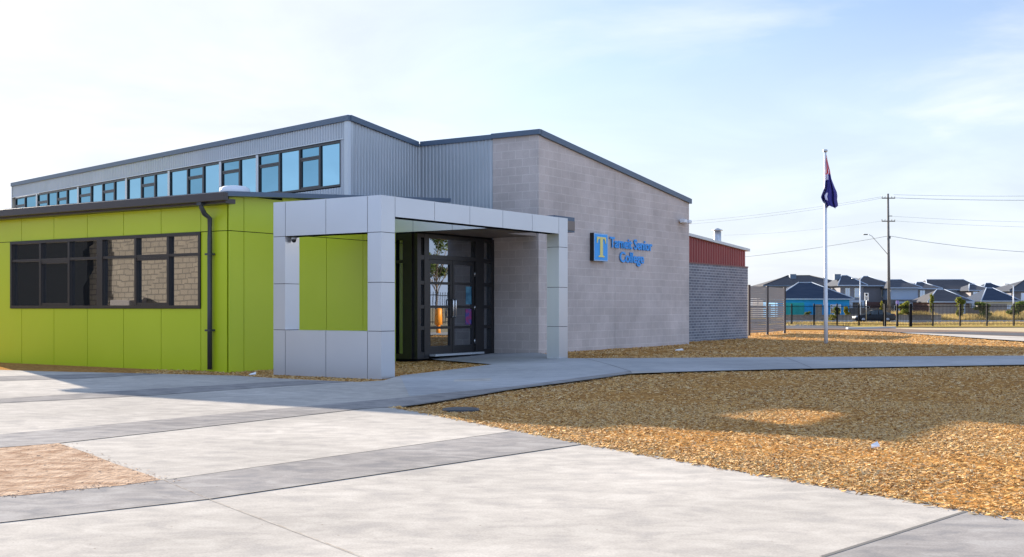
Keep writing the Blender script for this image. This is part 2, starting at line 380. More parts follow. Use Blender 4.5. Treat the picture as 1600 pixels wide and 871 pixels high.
kb = MB(); kb.box((-60, 130.6, -.6), (200, 130.95, -.43)); kb.box((-60, 147.05, -.6), (200, 147.4, -.42)); tag(kb.build('kerb', M['kerb']), 'pale concrete kerbs along the street', None, None, 'structure')
kb = MB(); a_ = G((1325, 514.6), (1400, 512.6))
kb.prism([a_[0]+Vector((0, 0, -.05)), a_[1]+Vector((0, 0, -.05)), a_[1]+Vector((0, .5, -.05)), a_[0]+Vector((0, .5, -.05))], (0, 0, .16)); tag(kb.build('kerb', M['kerb']), 'short pale kerb beside the driveway', None, None, 'structure')

# mulch chips: far too many to count
def chips(n, xr, yr, L, lift, keep_out, keep_in):
    X = rng.uniform(*xr, n); Y = rng.uniform(*yr, n)
    k = pt_in(keep_in, X, Y) & (np.abs(X) < .47*Y+1.5) & (rng.random(n) < .6+.4*np.sin(X*1.7+np.sin(Y*1.3)*2))
    for p in keep_out: k &= ~pt_in(p, X, Y)
    return X[k], Y[k], np.full(k.sum(), L), np.full(k.sum(), lift)
def abp(l): return [ab(a, b, 0) for a, b in l]
core_plans = [abp([(16.5, 15.2), (24.6, 15.2), (24.6, 24), (38, 24), (38, 31.8), (14.6, 31.8), (14.6, 23.2), (16, 23.2), (16, 20.2), (16.5, 20.2)]), abp([(15.6, 31.7), (15.6, 38.9), (25, 38.9), (25, 31.7)])]
sets = [chips(330000, (-2, 9), (6, 15), .034, .010, [plaza]+core_plans, bark), chips(210000, (-7, 14), (15, 26), .045, .01, [plaza]+core_plans, bark), chips(200000, (-13, 26), (26, 56), .07, .012, [plaza]+core_plans, bark)]
# crumbs kicked onto the edge of the paving
edge = G((622, 637), (800, 671), (920, 694), (1520, 798.5), (1600, 812.5), (1700, 830)); ex, ey = [], []
for a_, b_ in zip(edge, edge[1:]):
    n = int((b_-a_).length*230); t = rng.random(n); o_ = np.abs(rng.normal(0, .05, n))
    ex.append(a_.x+(b_.x-a_.x)*t-o_*.8); ey.append(a_.y+(b_.y-a_.y)*t-o_*.6)
ex = np.concatenate(ex); ey = np.concatenate(ey); sets.append((ex, ey, np.full(len(ex), .04), np.full(len(ex), .04)))
def chip_mesh(name, sets, mat, label):
    X = np.concatenate([s[0] for s in sets]); Y = np.concatenate([s[1] for s in sets]); L = np.concatenate([s[2] for s in sets]); lift = np.concatenate([s[3] for s in sets])
    n = len(X); Z = np.array([gz(x, y) for x, y in zip(X, Y)])-.03+lift
    an = rng.uniform(0, 2*np.pi, n); L = L*rng.uniform(.4, 1.5, n); W = L*rng.uniform(.16, .4, n); ti = rng.normal(0, .24, n)
    ux, uy = np.cos(an), np.sin(an); co = np.empty((n, 6, 3))
    for i, (a, b, h) in enumerate(((-1, -1, 0), (1, -1, 0), (1, 0, 1), (-1, 0, 1), (-1, 1, 0), (1, 1, 0))):
        co[:, i, 0] = X+ux*a*L/2-uy*b*W/2; co[:, i, 1] = Y+uy*a*L/2+ux*b*W/2
        co[:, i, 2] = Z+h*W*.32+a*np.sin(ti)*L/2+b*W*.1*np.sin(ti*7)
    me = bpy.data.meshes.new(name); me.vertices.add(n*6); me.vertices.foreach_set('co', co.ravel())
    base = (np.arange(n)*6)[:, None]; lp = (base+np.array([0, 1, 2, 3, 3, 2, 5, 4])[None]).ravel()
    me.loops.add(n*8); me.loops.foreach_set('vertex_index', lp); me.polygons.add(n*2)
    me.polygons.foreach_set('loop_start', np.arange(n*2)*4); me.polygons.foreach_set('loop_total', np.full(n*2, 4)); me.update(calc_edges=True); me.validate()
    me.materials.append(mat); o = bpy.data.objects.new(name, me); col.objects.link(o)
    return tag(o, label, None, None, 'stuff')
chip_mesh('bark_chips', sets, M['chip'], 'loose golden bark chips spread over the garden bed')
# clods on the dirt patch
n = 2600; X = rng.uniform(-9, 0, n); Y = rng.uniform(6, 11, n); k = pt_in(dirt, X, Y)
e2 = G((92, 694.5), (255, 752)); n2 = 130; t = rng.random(n2); X2 = e2[0].x+(e2[1].x-e2[0].x)*t+rng.normal(0, .05, n2); Y2 = e2[0].y+(e2[1].y-e2[0].y)*t+rng.normal(0, .04, n2)
e3 = G((0, 778), (255, 752)); t = rng.random(n2); X3 = e3[0].x+(e3[1].x-e3[0].x)*t+rng.normal(0, .09, n2); Y3 = e3[0].y+(e3[1].y-e3[0].y)*t+rng.normal(0, .06, n2)
X = np.concatenate([X[k], X2, X3]); Y = np.concatenate([Y[k], Y2, Y3])
M['clod'] = island('dirt_clod', [(.30, .20, .135), (.44, .32, .23), (.54, .42, .32)], .95, .3)
chip_mesh('dirt_clods', [(X, Y, np.full(len(X), .018), np.full(len(X), .040))], M['clod'], 'small clods scattered over the bare dirt')

# ------------------------------------------------------------------ school building
def strip_corr(mb, f, u0, u1, z0, z1, pitch=.11, d=.022, mi=0):
    """Corrugated sheet along u; z0, z1 are functions of u."""
    us = []; u = u0; k = 0
    while u < u1: us.append((u, (0, 0, d, d)[k % 4])); u += pitch*((.36, .14, .36, .14)[k % 4]); k += 1
    us.append((u1, 0))
    lo = [mb.bm.verts.new(f(u, o, z0(u))) for u, o in us]; hi = [mb.bm.verts.new(f(u, o, z1(u))) for u, o in us]
    for i in range(len(us)-1): mb.bm.faces.new((lo[i], lo[i+1], hi[i+1], hi[i])).material_index = mi
fa = lambda b: (lambda u, n, z: ab(u, b-n, z))                # wall along a, facing the camera side
fb = lambda a: (lambda u, n, z: ab(a-n, u, z))                # wall along b, facing right
G_a, G_b, G_end = 16.52, 15.23, 24.55
school = thing('school_building', ab(18, 20, 0), 'low modern school building with lime green wing, zinc clerestory and pale block hall', 'building')

# green wing: panels over a dark backing
w0, w1, wz0, wz1 = a_at(315.5, G_b), a_at(18.6, G_b), 1.185, 2.66
seams = [G_a+.012]+[a_at(x, G_b) for x in (315, 253, 194.3, 137.7, 85.6, 35.1)]
d_ = seams[-1]-seams[-2]
while seams[-1]+d_ < G_end-.1: seams.append(seams[-1]+d_)
seams.append(G_end)
gap = .007; pn = MB()
for s0, s1 in zip(seams, seams[1:]):
    f = fa(G_b)
    pn.box((s0+gap, 0, wz1+gap), (s1-gap, .02, 3.24), f)
    lo_, hi_ = s0+gap, s1-gap
    if s0 < w0-.05 or s0 >= w1-.05:
        pn.box((lo_, 0, -.03), (min(hi_, 99), .02, wz1-gap), f)
    elif s1 > w1+.05:
        pn.box((lo_, 0, -.03), (w1+.03, .02, wz0-gap), f); pn.box((w1+.031, 0, -.03), (hi_, .02, wz1-gap), f)
    else: pn.box((lo_, 0, -.03), (hi_, .02, wz0-gap), f)
bs = [G_b-.02+.012]+[b_at(x, G_a) for x in (380, 440, 509, 566)]+[20.2]
for s0, s1 in zip(bs, bs[1:]):
    f = fb(G_a)
    pn.box((s0+gap, 0, wz1+gap), (s1-gap, .02, 3.3+.06*(s0-15)), f); pn.box((s0+gap, 0, -.03), (s1-gap, .02, wz1-gap), f)
pn.box((G_end+.002, G_b+.01, .05), (G_end+.02, 21.8, 3.24), ab)
pn.build('green_cladding', M['green'], school, 'lime green cladding panels with dark joints')
bk = MB(); bk.box((G_a+.004, G_b+.09, 0), (G_end, 20.24, 3.22), ab); bk.build('backing_wall', M['backing'], school)
# green wing roof and gutter
zr = lambda b: 3.37+.06*(b-14.95)
rp = [(16.25, 14.96), (16.25, 21.94), (18.2, 21.94), (18.2, 20.55), (24.75, 21.9), (24.75, 14.96)]
rb = MB(); rb.prism([ab(a, b, zr(b)-.09) for a, b in rp], (0, 0, .09)); rf = rb.build('wing_roof', M['flash'], school, 'low dark roof over the green wing')
gt = MB(); gf = lambda u, v, z: ab(u, v, z)
gt.box((16.22, 14.84, 3.19), (24.8, 14.955, 3.345), ab, bev=.012); gt.box((16.3, 14.96, 3.15), (24.7, 15.205, 3.235), ab)
gt.build('gutter', M['gutter'], school, 'dark brown gutter along the green wing')
dp = MB(); da = a_at(329, G_b-.08)
dp.tube([ab(da, 14.92, 3.2), ab(da, 14.92, 3.1), ab(da, 15.0, 2.98), ab(da, 15.13, 2.9), ab(da, 15.13, 2.5), ab(da, 15.13, 1.2), ab(da, 15.13, .02)], .047, 12)
dp.box((da-.06, 14.86, 3.13), (da+.06, 14.97, 3.2), ab)
dp2 = dp.build('downpipe', M['pipe'], school, 'charcoal downpipe on the green wall corner')
for z in (.75, 2.2):
    st = MB(); st.box((da-.075, 15.07, z), (da+.075, 15.195, z+.035), ab); st.build('bracket', M['pipe'], dp2)
# wide window in the green wall
wn = MB(); f = fa(G_b)
wm = a_at(158.4, G_b); t_ = .045
wn.box((w0, -.06, wz0), (w1, .05, wz0+.06), f); wn.box((w0, -.06, wz1-.06), (w1, .05, wz1), f)
for u, hw in ((w0+.03, .03), (w1-.03, .03), (wm, .09)): wn.box((u-hw, -.06, wz0+.06), (u+hw, .048, wz1-.06), f)
m_l = [a_at(x, G_b) for x in (65, 109.6)]; m_r = [a_at(x, G_b) for x in (213.8, 264.6)]
for u in m_l+m_r: wn.box((u-.032, -.055, wz0+.06), (u+.032, .04, wz1-.06), f)
edges_ = [w0+.06, m_r[1]-.032, m_r[1]+.032, m_r[0]-.032, m_r[0]+.032, wm-.09, wm+.09, m_l[1]-.032, m_l[1]+.032, m_l[0]-.032, m_l[0]+.032, w1-.06]
for i in range(0, 12, 2): wn.box((edges_[i], -.055, 2.205), (edges_[i+1], .036, 2.26), f)
for u0, u1 in ((edges_[2], edges_[3]), (edges_[8], edges_[9])):       # sliding sashes sit proud of the fixed panes
    for z in (wz0+.061, 2.15): wn.box((u0, -.04, z), (u1, .03, z+.054), f)
wf = wn.build('window', M['brownframe'], school, 'wide dark framed window in the green wall')
wp = MB()
for i in range(0, 12, 2):
    dn = random.uniform(-.004, .004)
    for z0, z1 in ((wz0+.06, 2.205), (2.26, wz1-.06)):
        p = [f(edges_[i], -.025, z0), f(edges_[i+1], -.025+dn, z0), f(edges_[i+1], -.025+dn, z1), f(edges_[i], -.025-dn, z1)]
        wp.prism(p, VB*.008)
wp.build('pane', M['winglass'], wf)

# clerestory: its own direction
k0 = (-946-CX)/F; C_ = Vector((k0, 1, 0)).normalized(); nC = Vector((-C_.y, C_.x, 0))
if nC.y > 0: nC = -nC
Rp = ab(18.27, 20.60, 0)
fc = lambda u, n, z: Rp+C_*u+nC*n+Vector((0, 0, z))
def c_at(px):
    k = (px-CX)/F; return (k*Rp.y-Rp.x)/(C_.x-k*C_.y)
Lc = c_at(20.5); ZT, ZW0, ZW1 = 5.66, 4.1, 5.19
cw = MB(); ce = c_at(532)
strip_corr(cw, fc, .12, Lc, lambda u: ZW1+.03, lambda u: ZT); strip_corr(cw, fc, .12, Lc, lambda u: 0 if u > 6 else 3.5, lambda u: ZW0-.03)
strip_corr(cw, fc, .12, ce-.03, lambda u: ZW0-.03, lambda u: ZW1+.03)
zQ = 5.36
zg = lambda b: ZT+(zQ-ZT)*(b-20.6)/2.69
strip_corr(cw, fb(18.27), 20.70, 23.29, lambda u: 3.3, zg)
strip_corr(cw, fa(23.29), 15.98, 18.25, lambda u: 2.7, lambda u: zQ)
cw.build('corrugated_wall', M['corr'], school, 'pale ribbed zinc cladding of the clerestory')
tr = MB(); tr.box((-.03, -.05, 3.45), (.13, .035, ZT), fc); tr.prism([ab(18.24, 20.66, 3.45), ab(18.24, 20.74, 3.45), ab(18.3, 20.74, 3.45), ab(18.3, 20.66, 3.45)], (0, 0, zg(20.7)-3.45))
tr.box((.14, 0, ZW1+.012), (Lc, .04, ZW1+.035), fc); tr.box((Lc, -.1, 0), (Lc+.06, .04, ZT), fc)
tr.build('corner_trim', M['trim'], school, 'pale metal corner flashing of the clerestory')
mul = [532, 499.8, 468.3, 436.8, 402.5, 374.5, 344.8, 317.5, 293, 264.3, 242, 220.8, 197.7, 178.6, 160.4, 142.2, 122.4, 104.6, 89.3, 74.4, 57.9, 38.9, 24]
wide = {402.5, 344.8, 264.3, 197.7, 122.4, 57.9}
awn = {1, 3, 5, 7, 10, 13, 15, 17, 19, 21}
for i, (x0, x1) in enumerate(zip(mul, mul[1:])):
    u0, u1 = c_at(x0), c_at(x1); e0 = .08 if x0 in wide else .034; e1 = .08 if x1 in wide else .034
    wb = MB()
    wb.box((u0, -.10, ZW0), (u1, .008, ZW0+.05), fc); wb.box((u0, -.10, ZW1-.05), (u1, .008, ZW1), fc)
    wb.box((u0, -.10, ZW0+.05), (u0+e0, .006, ZW1-.05), fc); wb.box((u1-e1, -.10, ZW0+.05), (u1, .006, ZW1-.05), fc)
    if i in awn:
        wb.box((u0+e0, -.09, ZW1-.31), (u1-e1, .004, ZW1-.27), fc)
        for (p0, p1, q0, q1) in ((u0+e0, u1-e1, ZW1-.355, ZW1-.312), (u0+e0, u1-e1, ZW0+.052, ZW0+.09), (u0+e0, u0+e0+.035, ZW0+.091, ZW1-.356), (u1-e1-.035, u1-e1, ZW0+.091, ZW1-.356)): wb.box((p0, -.07, q0), (p1, -.005, q1), fc)
    w_ = wb.build('clerestory_window', M['flash'] if False else M['frame'], school, 'awning pane with a top light' if i in awn else None)
    pb = MB(); dn = random.uniform(-.006, .006)
    spans = [(ZW0+.05, ZW1-.05)] if i not in awn else [(ZW0+.05, ZW1-.315), (ZW1-.27, ZW1-.05)]
    for z0, z1 in spans: pb.prism([fc(u0+e0, -.03+dn, z0), fc(u1-e1, -.03, z0), fc(u1-e1, -.03-dn*.5, z1), fc(u0+e0, -.03+dn, z1)], -nC*.008)
    pb.build('pane', M['clglass_dim'] if i in awn or i > 16 else M['clglass'], w_)
for x in sorted(wide):
    u = c_at(x); mt = MB(); mt.box((u-.06, .009, ZW0), (u+.06, .02, ZW1), fc); mt.build('mullion', M['trim'], school)
# block hall
sw = MB(); aS = 14.65; bK, bK2 = 23.29, 23.29+8.48
zs = lambda b: 5.37-(b-bK)*.1179
jt = b_at(961, aS)
for p0, p1 in ((bK, jt-.006), (jt+.006, bK2)):
    sw.prism([ab(aS, p0, -.1), ab(aS, p1, -.1), ab(aS, p1, zs(p1)), ab(aS, p0, zs(p0))], VA*.24)
sw.box((aS+.241, bK, -.1), (15.975, bK+.2, 5.36), ab)
sw.box((aS+.241, bK2-.24, -.1), (38, bK2, 4.3), ab)
sw.build('block_wall', M['block'], school, 'pale pinkish honed block wall')
jb = MB(); jb.box((aS+.02, jt-.0058, -.05), (aS+.2, jt+.0058, zs(jt)-.02), ab); jb.build('control_joint', M['joint'], school)
core = MB()
Lp = fc(Lc, 0, 0); cp = [ab(14.95, 23.6, 0), ab(14.95, bK2-.3, 0), ab(38, bK2-.3, 0), Lp+Vector((.2, .6, 0)), Rp+C_*.3-nC*.25, ab(18.4, 23.6, 0)]
core.prism([Vector((p.x, p.y, -.1)) for p in cp], (0, 0, 4.35)); core.build('unseen_core', M['backing'], school)  # unseen dark mass added inside the hall to stop light leaks
rf = MB()
top = [ab(aS, bK, 5.40), ab(aS, bK2, 4.41), ab(38.1, bK2, 4.41), fc(Lc+.05, .0, 5.7), fc(0, .0, 5.7), ab(18.27, bK, 5.385)]
rf.prism([p+Vector((0, 0, -.05)) for p in top], (0, 0, .05)); hr = rf.build('hall_roof', M['roof'], school, 'shallow grey metal roof of the hall and clerestory')
fl = MB()
def bar(p, q, out, h=.13, t=.07, up=.04):
    p, q = Vector(p), Vector(q); o = Vector(out).normalized()
    fl.prism([p-o*.03+Vector((0, 0, up-h)), p+o*t+Vector((0, 0, up-h)), p+o*t+Vector((0, 0, up)), p-o*.03+Vector((0, 0, up))], q-p)
bar(fc(-.07, 0, 5.71), fc(Lc+.06, 0, 5.71), nC); bar(fc(-.03, 0, 5.712), ab(18.27, bK-.08, 5.397), -VA)
bar(ab(18.19, bK, 5.40), ab(15.985, bK, 5.40), -VB, .12, .06); bar(ab(15.98, bK, 5.415), ab(aS-.07, bK, 5.415), -VB, .12, .075)
bar(ab(aS, bK+.0, 5.417), ab(aS, bK2+.06, 4.42), -VA, .14, .07)
fl.build('roof_flashing', M['flash'], school, 'dark blue grey roof edge flashing')
# entrance lobby glazing
aD, bD, bE = 15.98, 20.24, bK-.004
lob = MB(); lob.box((aD+.0, bD, 2.86), (18.2, bK-.03, 3.2), ab); lob.box((aD+.25, bD+.12, -.05), (18.2, bK-.03, 2.85), ab); lob.build('lobby_wall', M['backing'], school)
zt = .10
fr = MB(); fd = fb(aD); X = lambda px: b_at(px, aD)
fr.box((bD, -.08, .05), (X(654.4), .06, 2.86), fd)
for x0, x1 in ((660.5, 668), (740.5, 753.6), (765, 773)): fr.box((X(x0), -.08, .05), (min(X(x1), bE), .05, 2.86), fd)
fr.box((X(668), -.08, 2.3), (X(740.5), .05, 2.4), fd); fr.box((X(668), -.08, 2.78), (X(740.5), .05, 2.86), fd)
for x0, x1 in ((654.4, 660.5), (753.6, 765)):
    for z0, z1 in ((.05, .2), (.70, .78), (1.18, 1.26), (1.72, 1.80), (2.28, 2.38), (2.78, 2.86)): fr.box((X(x0), -.08, z0), (X(x1), .045, z1), fd)
# return wall towards the green cladding
fx = fa(bD)
fr.box((aD+.061, -.10, .05), (aD+.32, .05, 2.86), fx); fr.box((aD+.32, -.06, 2.72), (16.5, .05, 2.86), fx); fr.box((aD+.32, -.06, 2.2), (16.5, .045, 2.27), fx); fr.box((aD+.32, -.06, .05), (16.5, .045, .16), fx)
gz_ = fr.build('entry_glazing', M['frame'], school, 'black framed glazed entrance screen')
gl = MB()
for x0, x1, z0, z1 in ((654.4, 660.5, .2, 2.78), (753.6, 765, .2, 2.78), (668, 740.5, 2.4, 2.78)): gl.box((X(x0), -.03, z0), (X(x1), -.02, z1), fd)
gl.box((aD+.32, -.03, .16), (16.5, -.02, 2.72), fx)
gl.build('pane', M['doorglass'], gz_)
def leaf(x0, x1, hinge):
    u0, u1 = X(x0), X(x1); mb = MB()
    mb.box((u0+.004, -.05, .13), (u0+.085, .02, 2.295), fd); mb.box((u1-.085, -.05, .13), (u1-.004, .02, 2.295), fd)
    for z0, z1 in ((.13, .32), (.71, .77), (1.19, 1.25), (1.73, 1.79), (2.2, 2.295)): mb.box((u0+.085, -.05, z0), (u1-.085, .018, z1), fd)
    d = mb.build('door', M['frame'], school, 'black framed glass entrance door leaf')
    g = MB(); g.box((u0+.085, -.025, .32), (u1-.085, -.015, 2.2), fd); g.build('pane', M['doorglass'], d)
    s = u1-.045 if hinge == 'l' else u0+.045
    h = MB(); h.tube([fd(s, .02, .98), fd(s, .09, .98), fd(s, .09, 1.0), fd(s, .09, 1.36), fd(s, .09, 1.38), fd(s, .02, 1.38)], .016, 8); h.build('handle', M['chrome'], d)
    hs = u0+.01 if hinge == 'l' else u1-.01
    for z in (.4, 1.2, 2.0):
        hb = MB(); hb.tube([fd(hs, .03, z-.06), fd(hs, .03, z+.06)], .012, 8); hb.build('hinge', M['chrome'], d)
leaf(668, 705.6, 'l'); leaf(705.8, 740.5, 'r')
th_ = MB(); th_.box((X(668), .06, .10), (X(745), .22, .145), fd); th_.build('threshold', M['trim'], school)

# entrance portal
pt = thing('entrance_portal', ab(14, 18, 0), 'silver panel clad entrance portal framing the glass doors', 'portal')
pa, pb_, pb1 = 12.58, 15.01, 21.18; pe = 15.12; cz = (.80, 1.63, 2.48, 3.11)
g2 = .005; po = MB(); pk = MB()
def clad(a0, a1, b0, b1, z0, z1): po.box((a0+g2, b0+g2, z0+g2), (a1-g2, b1-g2, z1-g2), ab)
def backb(a0, a1, b0, b1, z0, z1): pk.box((a0+.012, b0+.012, z0), (a1-.012, b1-.012, z1-.012), ab)
cA, cB = .31, .372
for a0, a1, b0, b1, zb in ((pa, pa+cA, pb_, pb_+cB, -.02), (pe-.30, pe, pb_, pb_+cB, -.02), (pa, pa+cA, pb1-cB, pb1, .05)):
    zz = (zb,)+cz
    for z0, z1 in zip(zz, zz[1:]): clad(a0, a1, b0, b1, z0, z1)
    backb(a0, a1, b0, b1, zb, cz[-1])
pm_ = a_at(508.8, pb_)
for a0, a1 in ((pa+cA, pm_), (pm_, pe-.30)):
    clad(a0, a1, pb_, pb_+cB, -.02, .80); clad(a0, a1, pb_, pb_+cB, 2.48, 3.11)
backb(pa+cA-.02, pe-.28, pb_, pb_+cB, -.02, .795); backb(pa+cA-.02, pe-.28, pb_, pb_+cB, 2.485, 3.11)
fs = [pb_+cB]+[b_at(x, pa) for x in (679.5, 734.5, 786, 832)]+[pb1-cB]
for b0, b1 in zip(fs, fs[1:]): clad(pa, pa+cA, b0, b1, 2.755, 3.11)
backb(pa, pa+cA, pb_+cB-.02, pb1-cB+.02, 2.76, 3.11)
# cross beam and rear beam around the open bay
for a0, a1 in ((pa+cA, 13.75), (13.75, 14.75), (14.75, 15.9)): clad(a0, a1, 18.6, 18.75, 2.755, 3.09)
backb(pa+cA-.02, 15.9, 18.6, 18.75, 2.76, 3.09)
po.build('silver_cladding', M['silver'], pt); pk.build('backing_frame', M['backing'], pt)
so = MB(); so.box((pa+cA, 18.752, 2.90), (15.975, 22.0, 3.10), ab); so.box((14.66, 22.0, 2.90), (15.975, bK-.08, 3.10), ab); so.build('soffit', M['soffit'], pt, 'warm grey ceiling over the doors')
rd = MB(); rd.box((pa+cA+.02, 21.185, 2.86), (pa+cA+.6, 22.02, 3.19), ab); rd.build('roof_edge', M['flash'], pt, 'dark grey end of the porch roof')
# security camera under the beam
sc_ = thing('security_camera', ab(pe-.36, pb_+.16, 2.48), 'small dark dome security camera under the silver portal beam', 'security camera')
q = MB(); q.lathe(wloc(sc_), [(.05, 0), (.055, -.03), (.05, -.05)], 14); q.build('housing', M['trim'], sc_)
q = MB(); q.lathe(wloc(sc_), [(.045, -.051), (.042, -.08), (.028, -.1), (.006, -.108)], 14); q.build('dome', M['frame'], sc_)
# posters on the right leaf
for x0, x1, z0, z1, mk, l in ((728, 738.5, .80, 1.17, 'pink', 'pink and blue poster on the right glass door'), (728.5, 738.5, 1.28, 1.70, 'postblue', 'dark teal notice on the right glass door above the pink poster')):
    q = MB(); q.box((X(x0), -.014, z0), (X(x1), -.011, z1), fd); tag(q.build('poster', M[mk]), l, 'poster', 'posters on the entrance door')

# sign and lettering
bs0, bs1 = b_at(928, aS-.12), b_at(949.6, aS-.12); zS0, zS1 = 2.40, 3.12
sg = thing('wall_sign', ab(aS, (bs0+bs1)/2, zS0), 'square blue wall sign with a large yellow serif letter T', 'sign')
fS = fb(aS)
q = MB(); q.box((bs0, .003, zS0), (bs1, .12, zS1), fS); q.build('sign_box', M['frame'], sg)
q = MB(); q.box((bs0+.004, .1205, zS0+.004), (bs1-.004, .124, zS1-.004), fS); q.build('sign_border', pm('pale_blue_edge', (.35, .55, .75), .4), sg)
q = MB(); q.box((bs0+.03, .1245, zS0+.03), (bs1-.03, .129, zS1-.03), fS); q.build('sign_face', M['blue'], sg)
bm_ = (bs0+bs1)/2; zc = zS0+.105; hT = .52
Tp = [(-.15, 0), (-.15, .03), (-.07, .05), (-.07, hT-.045), (-.14, hT-.05), (-.185, hT-.08), (-.21, hT-.16), (-.24, hT-.16), (-.235, hT), (.235, hT), (.24, hT-.16), (.21, hT-.16), (.185, hT-.08), (.14, hT-.05), (.07, hT-.045), (.07, .05), (.15, .03), (.15, 0)]
q = MB(); q.prism([fS(bm_+x, .1295, zc+z) for x, z in Tp], -VA*.014); q.build('sign_letter', M['yellow'], sg)
lt = thing('wall_lettering', ab(aS, 28, 2.4), 'raised blue school name lettering on the pale block wall', 'lettering')
rot = Matrix((VB, Vector((0, 0, 1)), -VA)).transposed().to_euler()
def text(s, b0, b1, z, cap):
    c = bpy.data.curves.new('lettering_line', 'FONT'); c.body = s; c.size = cap/.7; c.extrude = .01; c.offset = .009; c.space_character = 1.0
    o = bpy.data.objects.new('lettering_line', c); col.objects.link(o); bpy.context.view_layer.update()
    wd = o.dimensions.x
    dg = bpy.context.evaluated_depsgraph_get(); me = bpy.data.meshes.new_from_object(o.evaluated_get(dg)); bpy.data.objects.remove(o)
    x0 = min(v.co.x for v in me.vertices); k = (b1-b0)/wd
    m4 = rot.to_matrix().to_4x4()
    for v in me.vertices: v.co.x = (v.co.x-x0)*k
    me.transform(m4); me.materials.clear(); me.materials.append(M['bluelet'])
    o = bpy.data.objects.new('lettering_line', me); col.objects.link(o); o.parent = lt; o.location = ab(aS-.03, b0, z)-wloc(lt); return o
text('Tarneit Senior', b_at(951.5, aS), b_at(1017.5, aS), 2.80, .27); text('College', b_at(967, aS), b_at(1004.5, aS), 2.43, .27)
# flood light high on the wall
lb = b_at(1065, aS); fl_ = thing('wall_light', ab(aS, lb, 3.7), 'small white twin flood light high on the pale block wall', 'wall light')
q = MB(); q.box((lb-.06, .002, 3.7), (lb+.06, .06, 3.82), fS); q.build('base', M['white'], fl_)
for s in (-1, 1):
    q = MB(); q.box((lb+s*.16-.09, .06, 3.70), (lb+s*.16+.09, .22, 3.80), fS, bev=.015); q.build('lamp_head', M['white'], fl_)
q = MB(); q.box((lb-.2, .03, 3.745), (lb+.2, .058, 3.775), fS); q.build('arm', M['white'], fl_)
# rooftop vent on the green wing
vc = Vector(((367-CX)/F*26, 26, 3.64)); vt = thing('roof_vent', vc, 'round white vent dome on the dark roof of the green wing', 'roof vent')
q = MB(); q.lathe(vc, [(.27, -.15), (.27, .119)], 28); q.build('upstand', M['trim'], vt)
q = MB(); q.lathe(vc, [(.33, .12), (.34, .19), (.32, .25), (.25, .29), (.14, .305), (.01, .31)], 28); q.build('dome', M['white'], vt)

# ------------------------------------------------------------------ rear service wing
aR = 15.6; b0, b1 = b_at(1072, aR), b_at(1168.5, aR)
sv = thing('service_wing', ab(aR+3, (b0+b1)/2, 0), 'lower grey brick service wing with red ribbed cladding behind the pale wall', 'building')
q = MB(); jx = b_at(1135, aR)
q.box((aR, bK2+.01, -.1), (aR+.23, jx-.006, 2.62), ab); q.box((aR, jx+.006, -.1), (aR+.23, b1, 2.62), ab); q.box((aR+.231, b1-.23, -.1), (25, b1, 2.62), ab); q.build('brick_wall', M['darkbrick'], sv, 'dark grey brick wall with pale mortar lines')
q = MB(); q.box((aR-.015, bK2+.01, 2.621), (aR+.23, b1+.012, 2.66), ab); q.build('capping', pm('red_brown_cap', (.2, .08, .07), .6), sv)
zr2 = lambda b: 3.47-(b-33.95)*.057
q = MB(); strip_corr(q, fb(aR+.05), bK2+.01, b1-.12, lambda u: 2.655, zr2, .2, .03)
f2 = fa(b1-.12)
q.box((aR+.051, b1-.35, 2.66), (25, b1-.13, 3.1), ab); q.build('red_cladding', M['red'], sv, 'dark red ribbed metal cladding')
q = MB(); q.prism([ab(aR-.08, bK2+.01, zr2(bK2)), ab(aR-.08, b1+.02, zr2(b1)), ab(25, b1+.02, zr2(b1)), ab(25, bK2+.01, zr2(bK2))], (0, 0, .09)); q.build('roof', M['trim'], sv, 'pale grey metal roof edge')
q = MB(); q.box((aR+.3, bK2+.05, 0), (24.9, b1-.4, 3.0), ab); q.build('unseen_core', M['backing'], sv)  # unseen dark fill added inside the wing, same as the hall core
fy = 46.0; fp = Vector(((1121-CX)/F*fy, fy, zof(386, fy)-.25)); fu = thing('flue', fp, 'short galvanised flue with conical cap above the red cladding', 'flue')
q = MB(); q.lathe(fp, [(.15, 0), (.15, zof(362, fy)-fp.z)], 16); q.build('pipe', M['galv'], fu)
zc_ = zof(362, fy)-fp.z
q = MB(); q.lathe(fp, [(.13, zc_), (.13, zc_+.03), (.21, zc_+.035), (.22, zc_+.05), (.03, zc_+.13)], 16); q.build('cap', M['galv'], fu)

# ------------------------------------------------------------------ slatted screen
p0, p1, p2 = ground(1170.5, 524.6), ground(1199, 523), ground(1226, 521)
sr = thing('slatted_screen', (p0+p2)/2, 'grey horizontal slat screen on brown posts beside the dark brick wing', 'screen')
htS = 1.9
for p in (p0, p1, p2):
    q = MB(); q.box((p.x-.045, p.y-.045, p.z-.1), (p.x+.045, p.y+.045, p.z+htS+.05)); q.build('post', M['rust'], sr)
for a_, b_ in ((p0, p1), (p1, p2)):
    q = MB(); d = (b_-a_); d.z = 0; d.normalize(); n_ = Vector((-d.y, d.x, 0)); L = ((b_-a_).to_2d()).length
    ff = lambda u, v, w, a_=a_, d=d, n_=n_: a_+d*u+n_*v+Vector((0, 0, w))
    z = .1; i = 0
    while z < htS:
        h_ = .066 if i not in (13, 14) else .05
        q.box((.05, -.012, z), (L-.05, .012, z+h_), ff); z += .078 if i < 17 else .069; i += 1
    q.box((L*.5-.02, .014, .08), (L*.5+.02, .03, htS-.02), ff); q.build('slat_panel', M['slat'], sr)

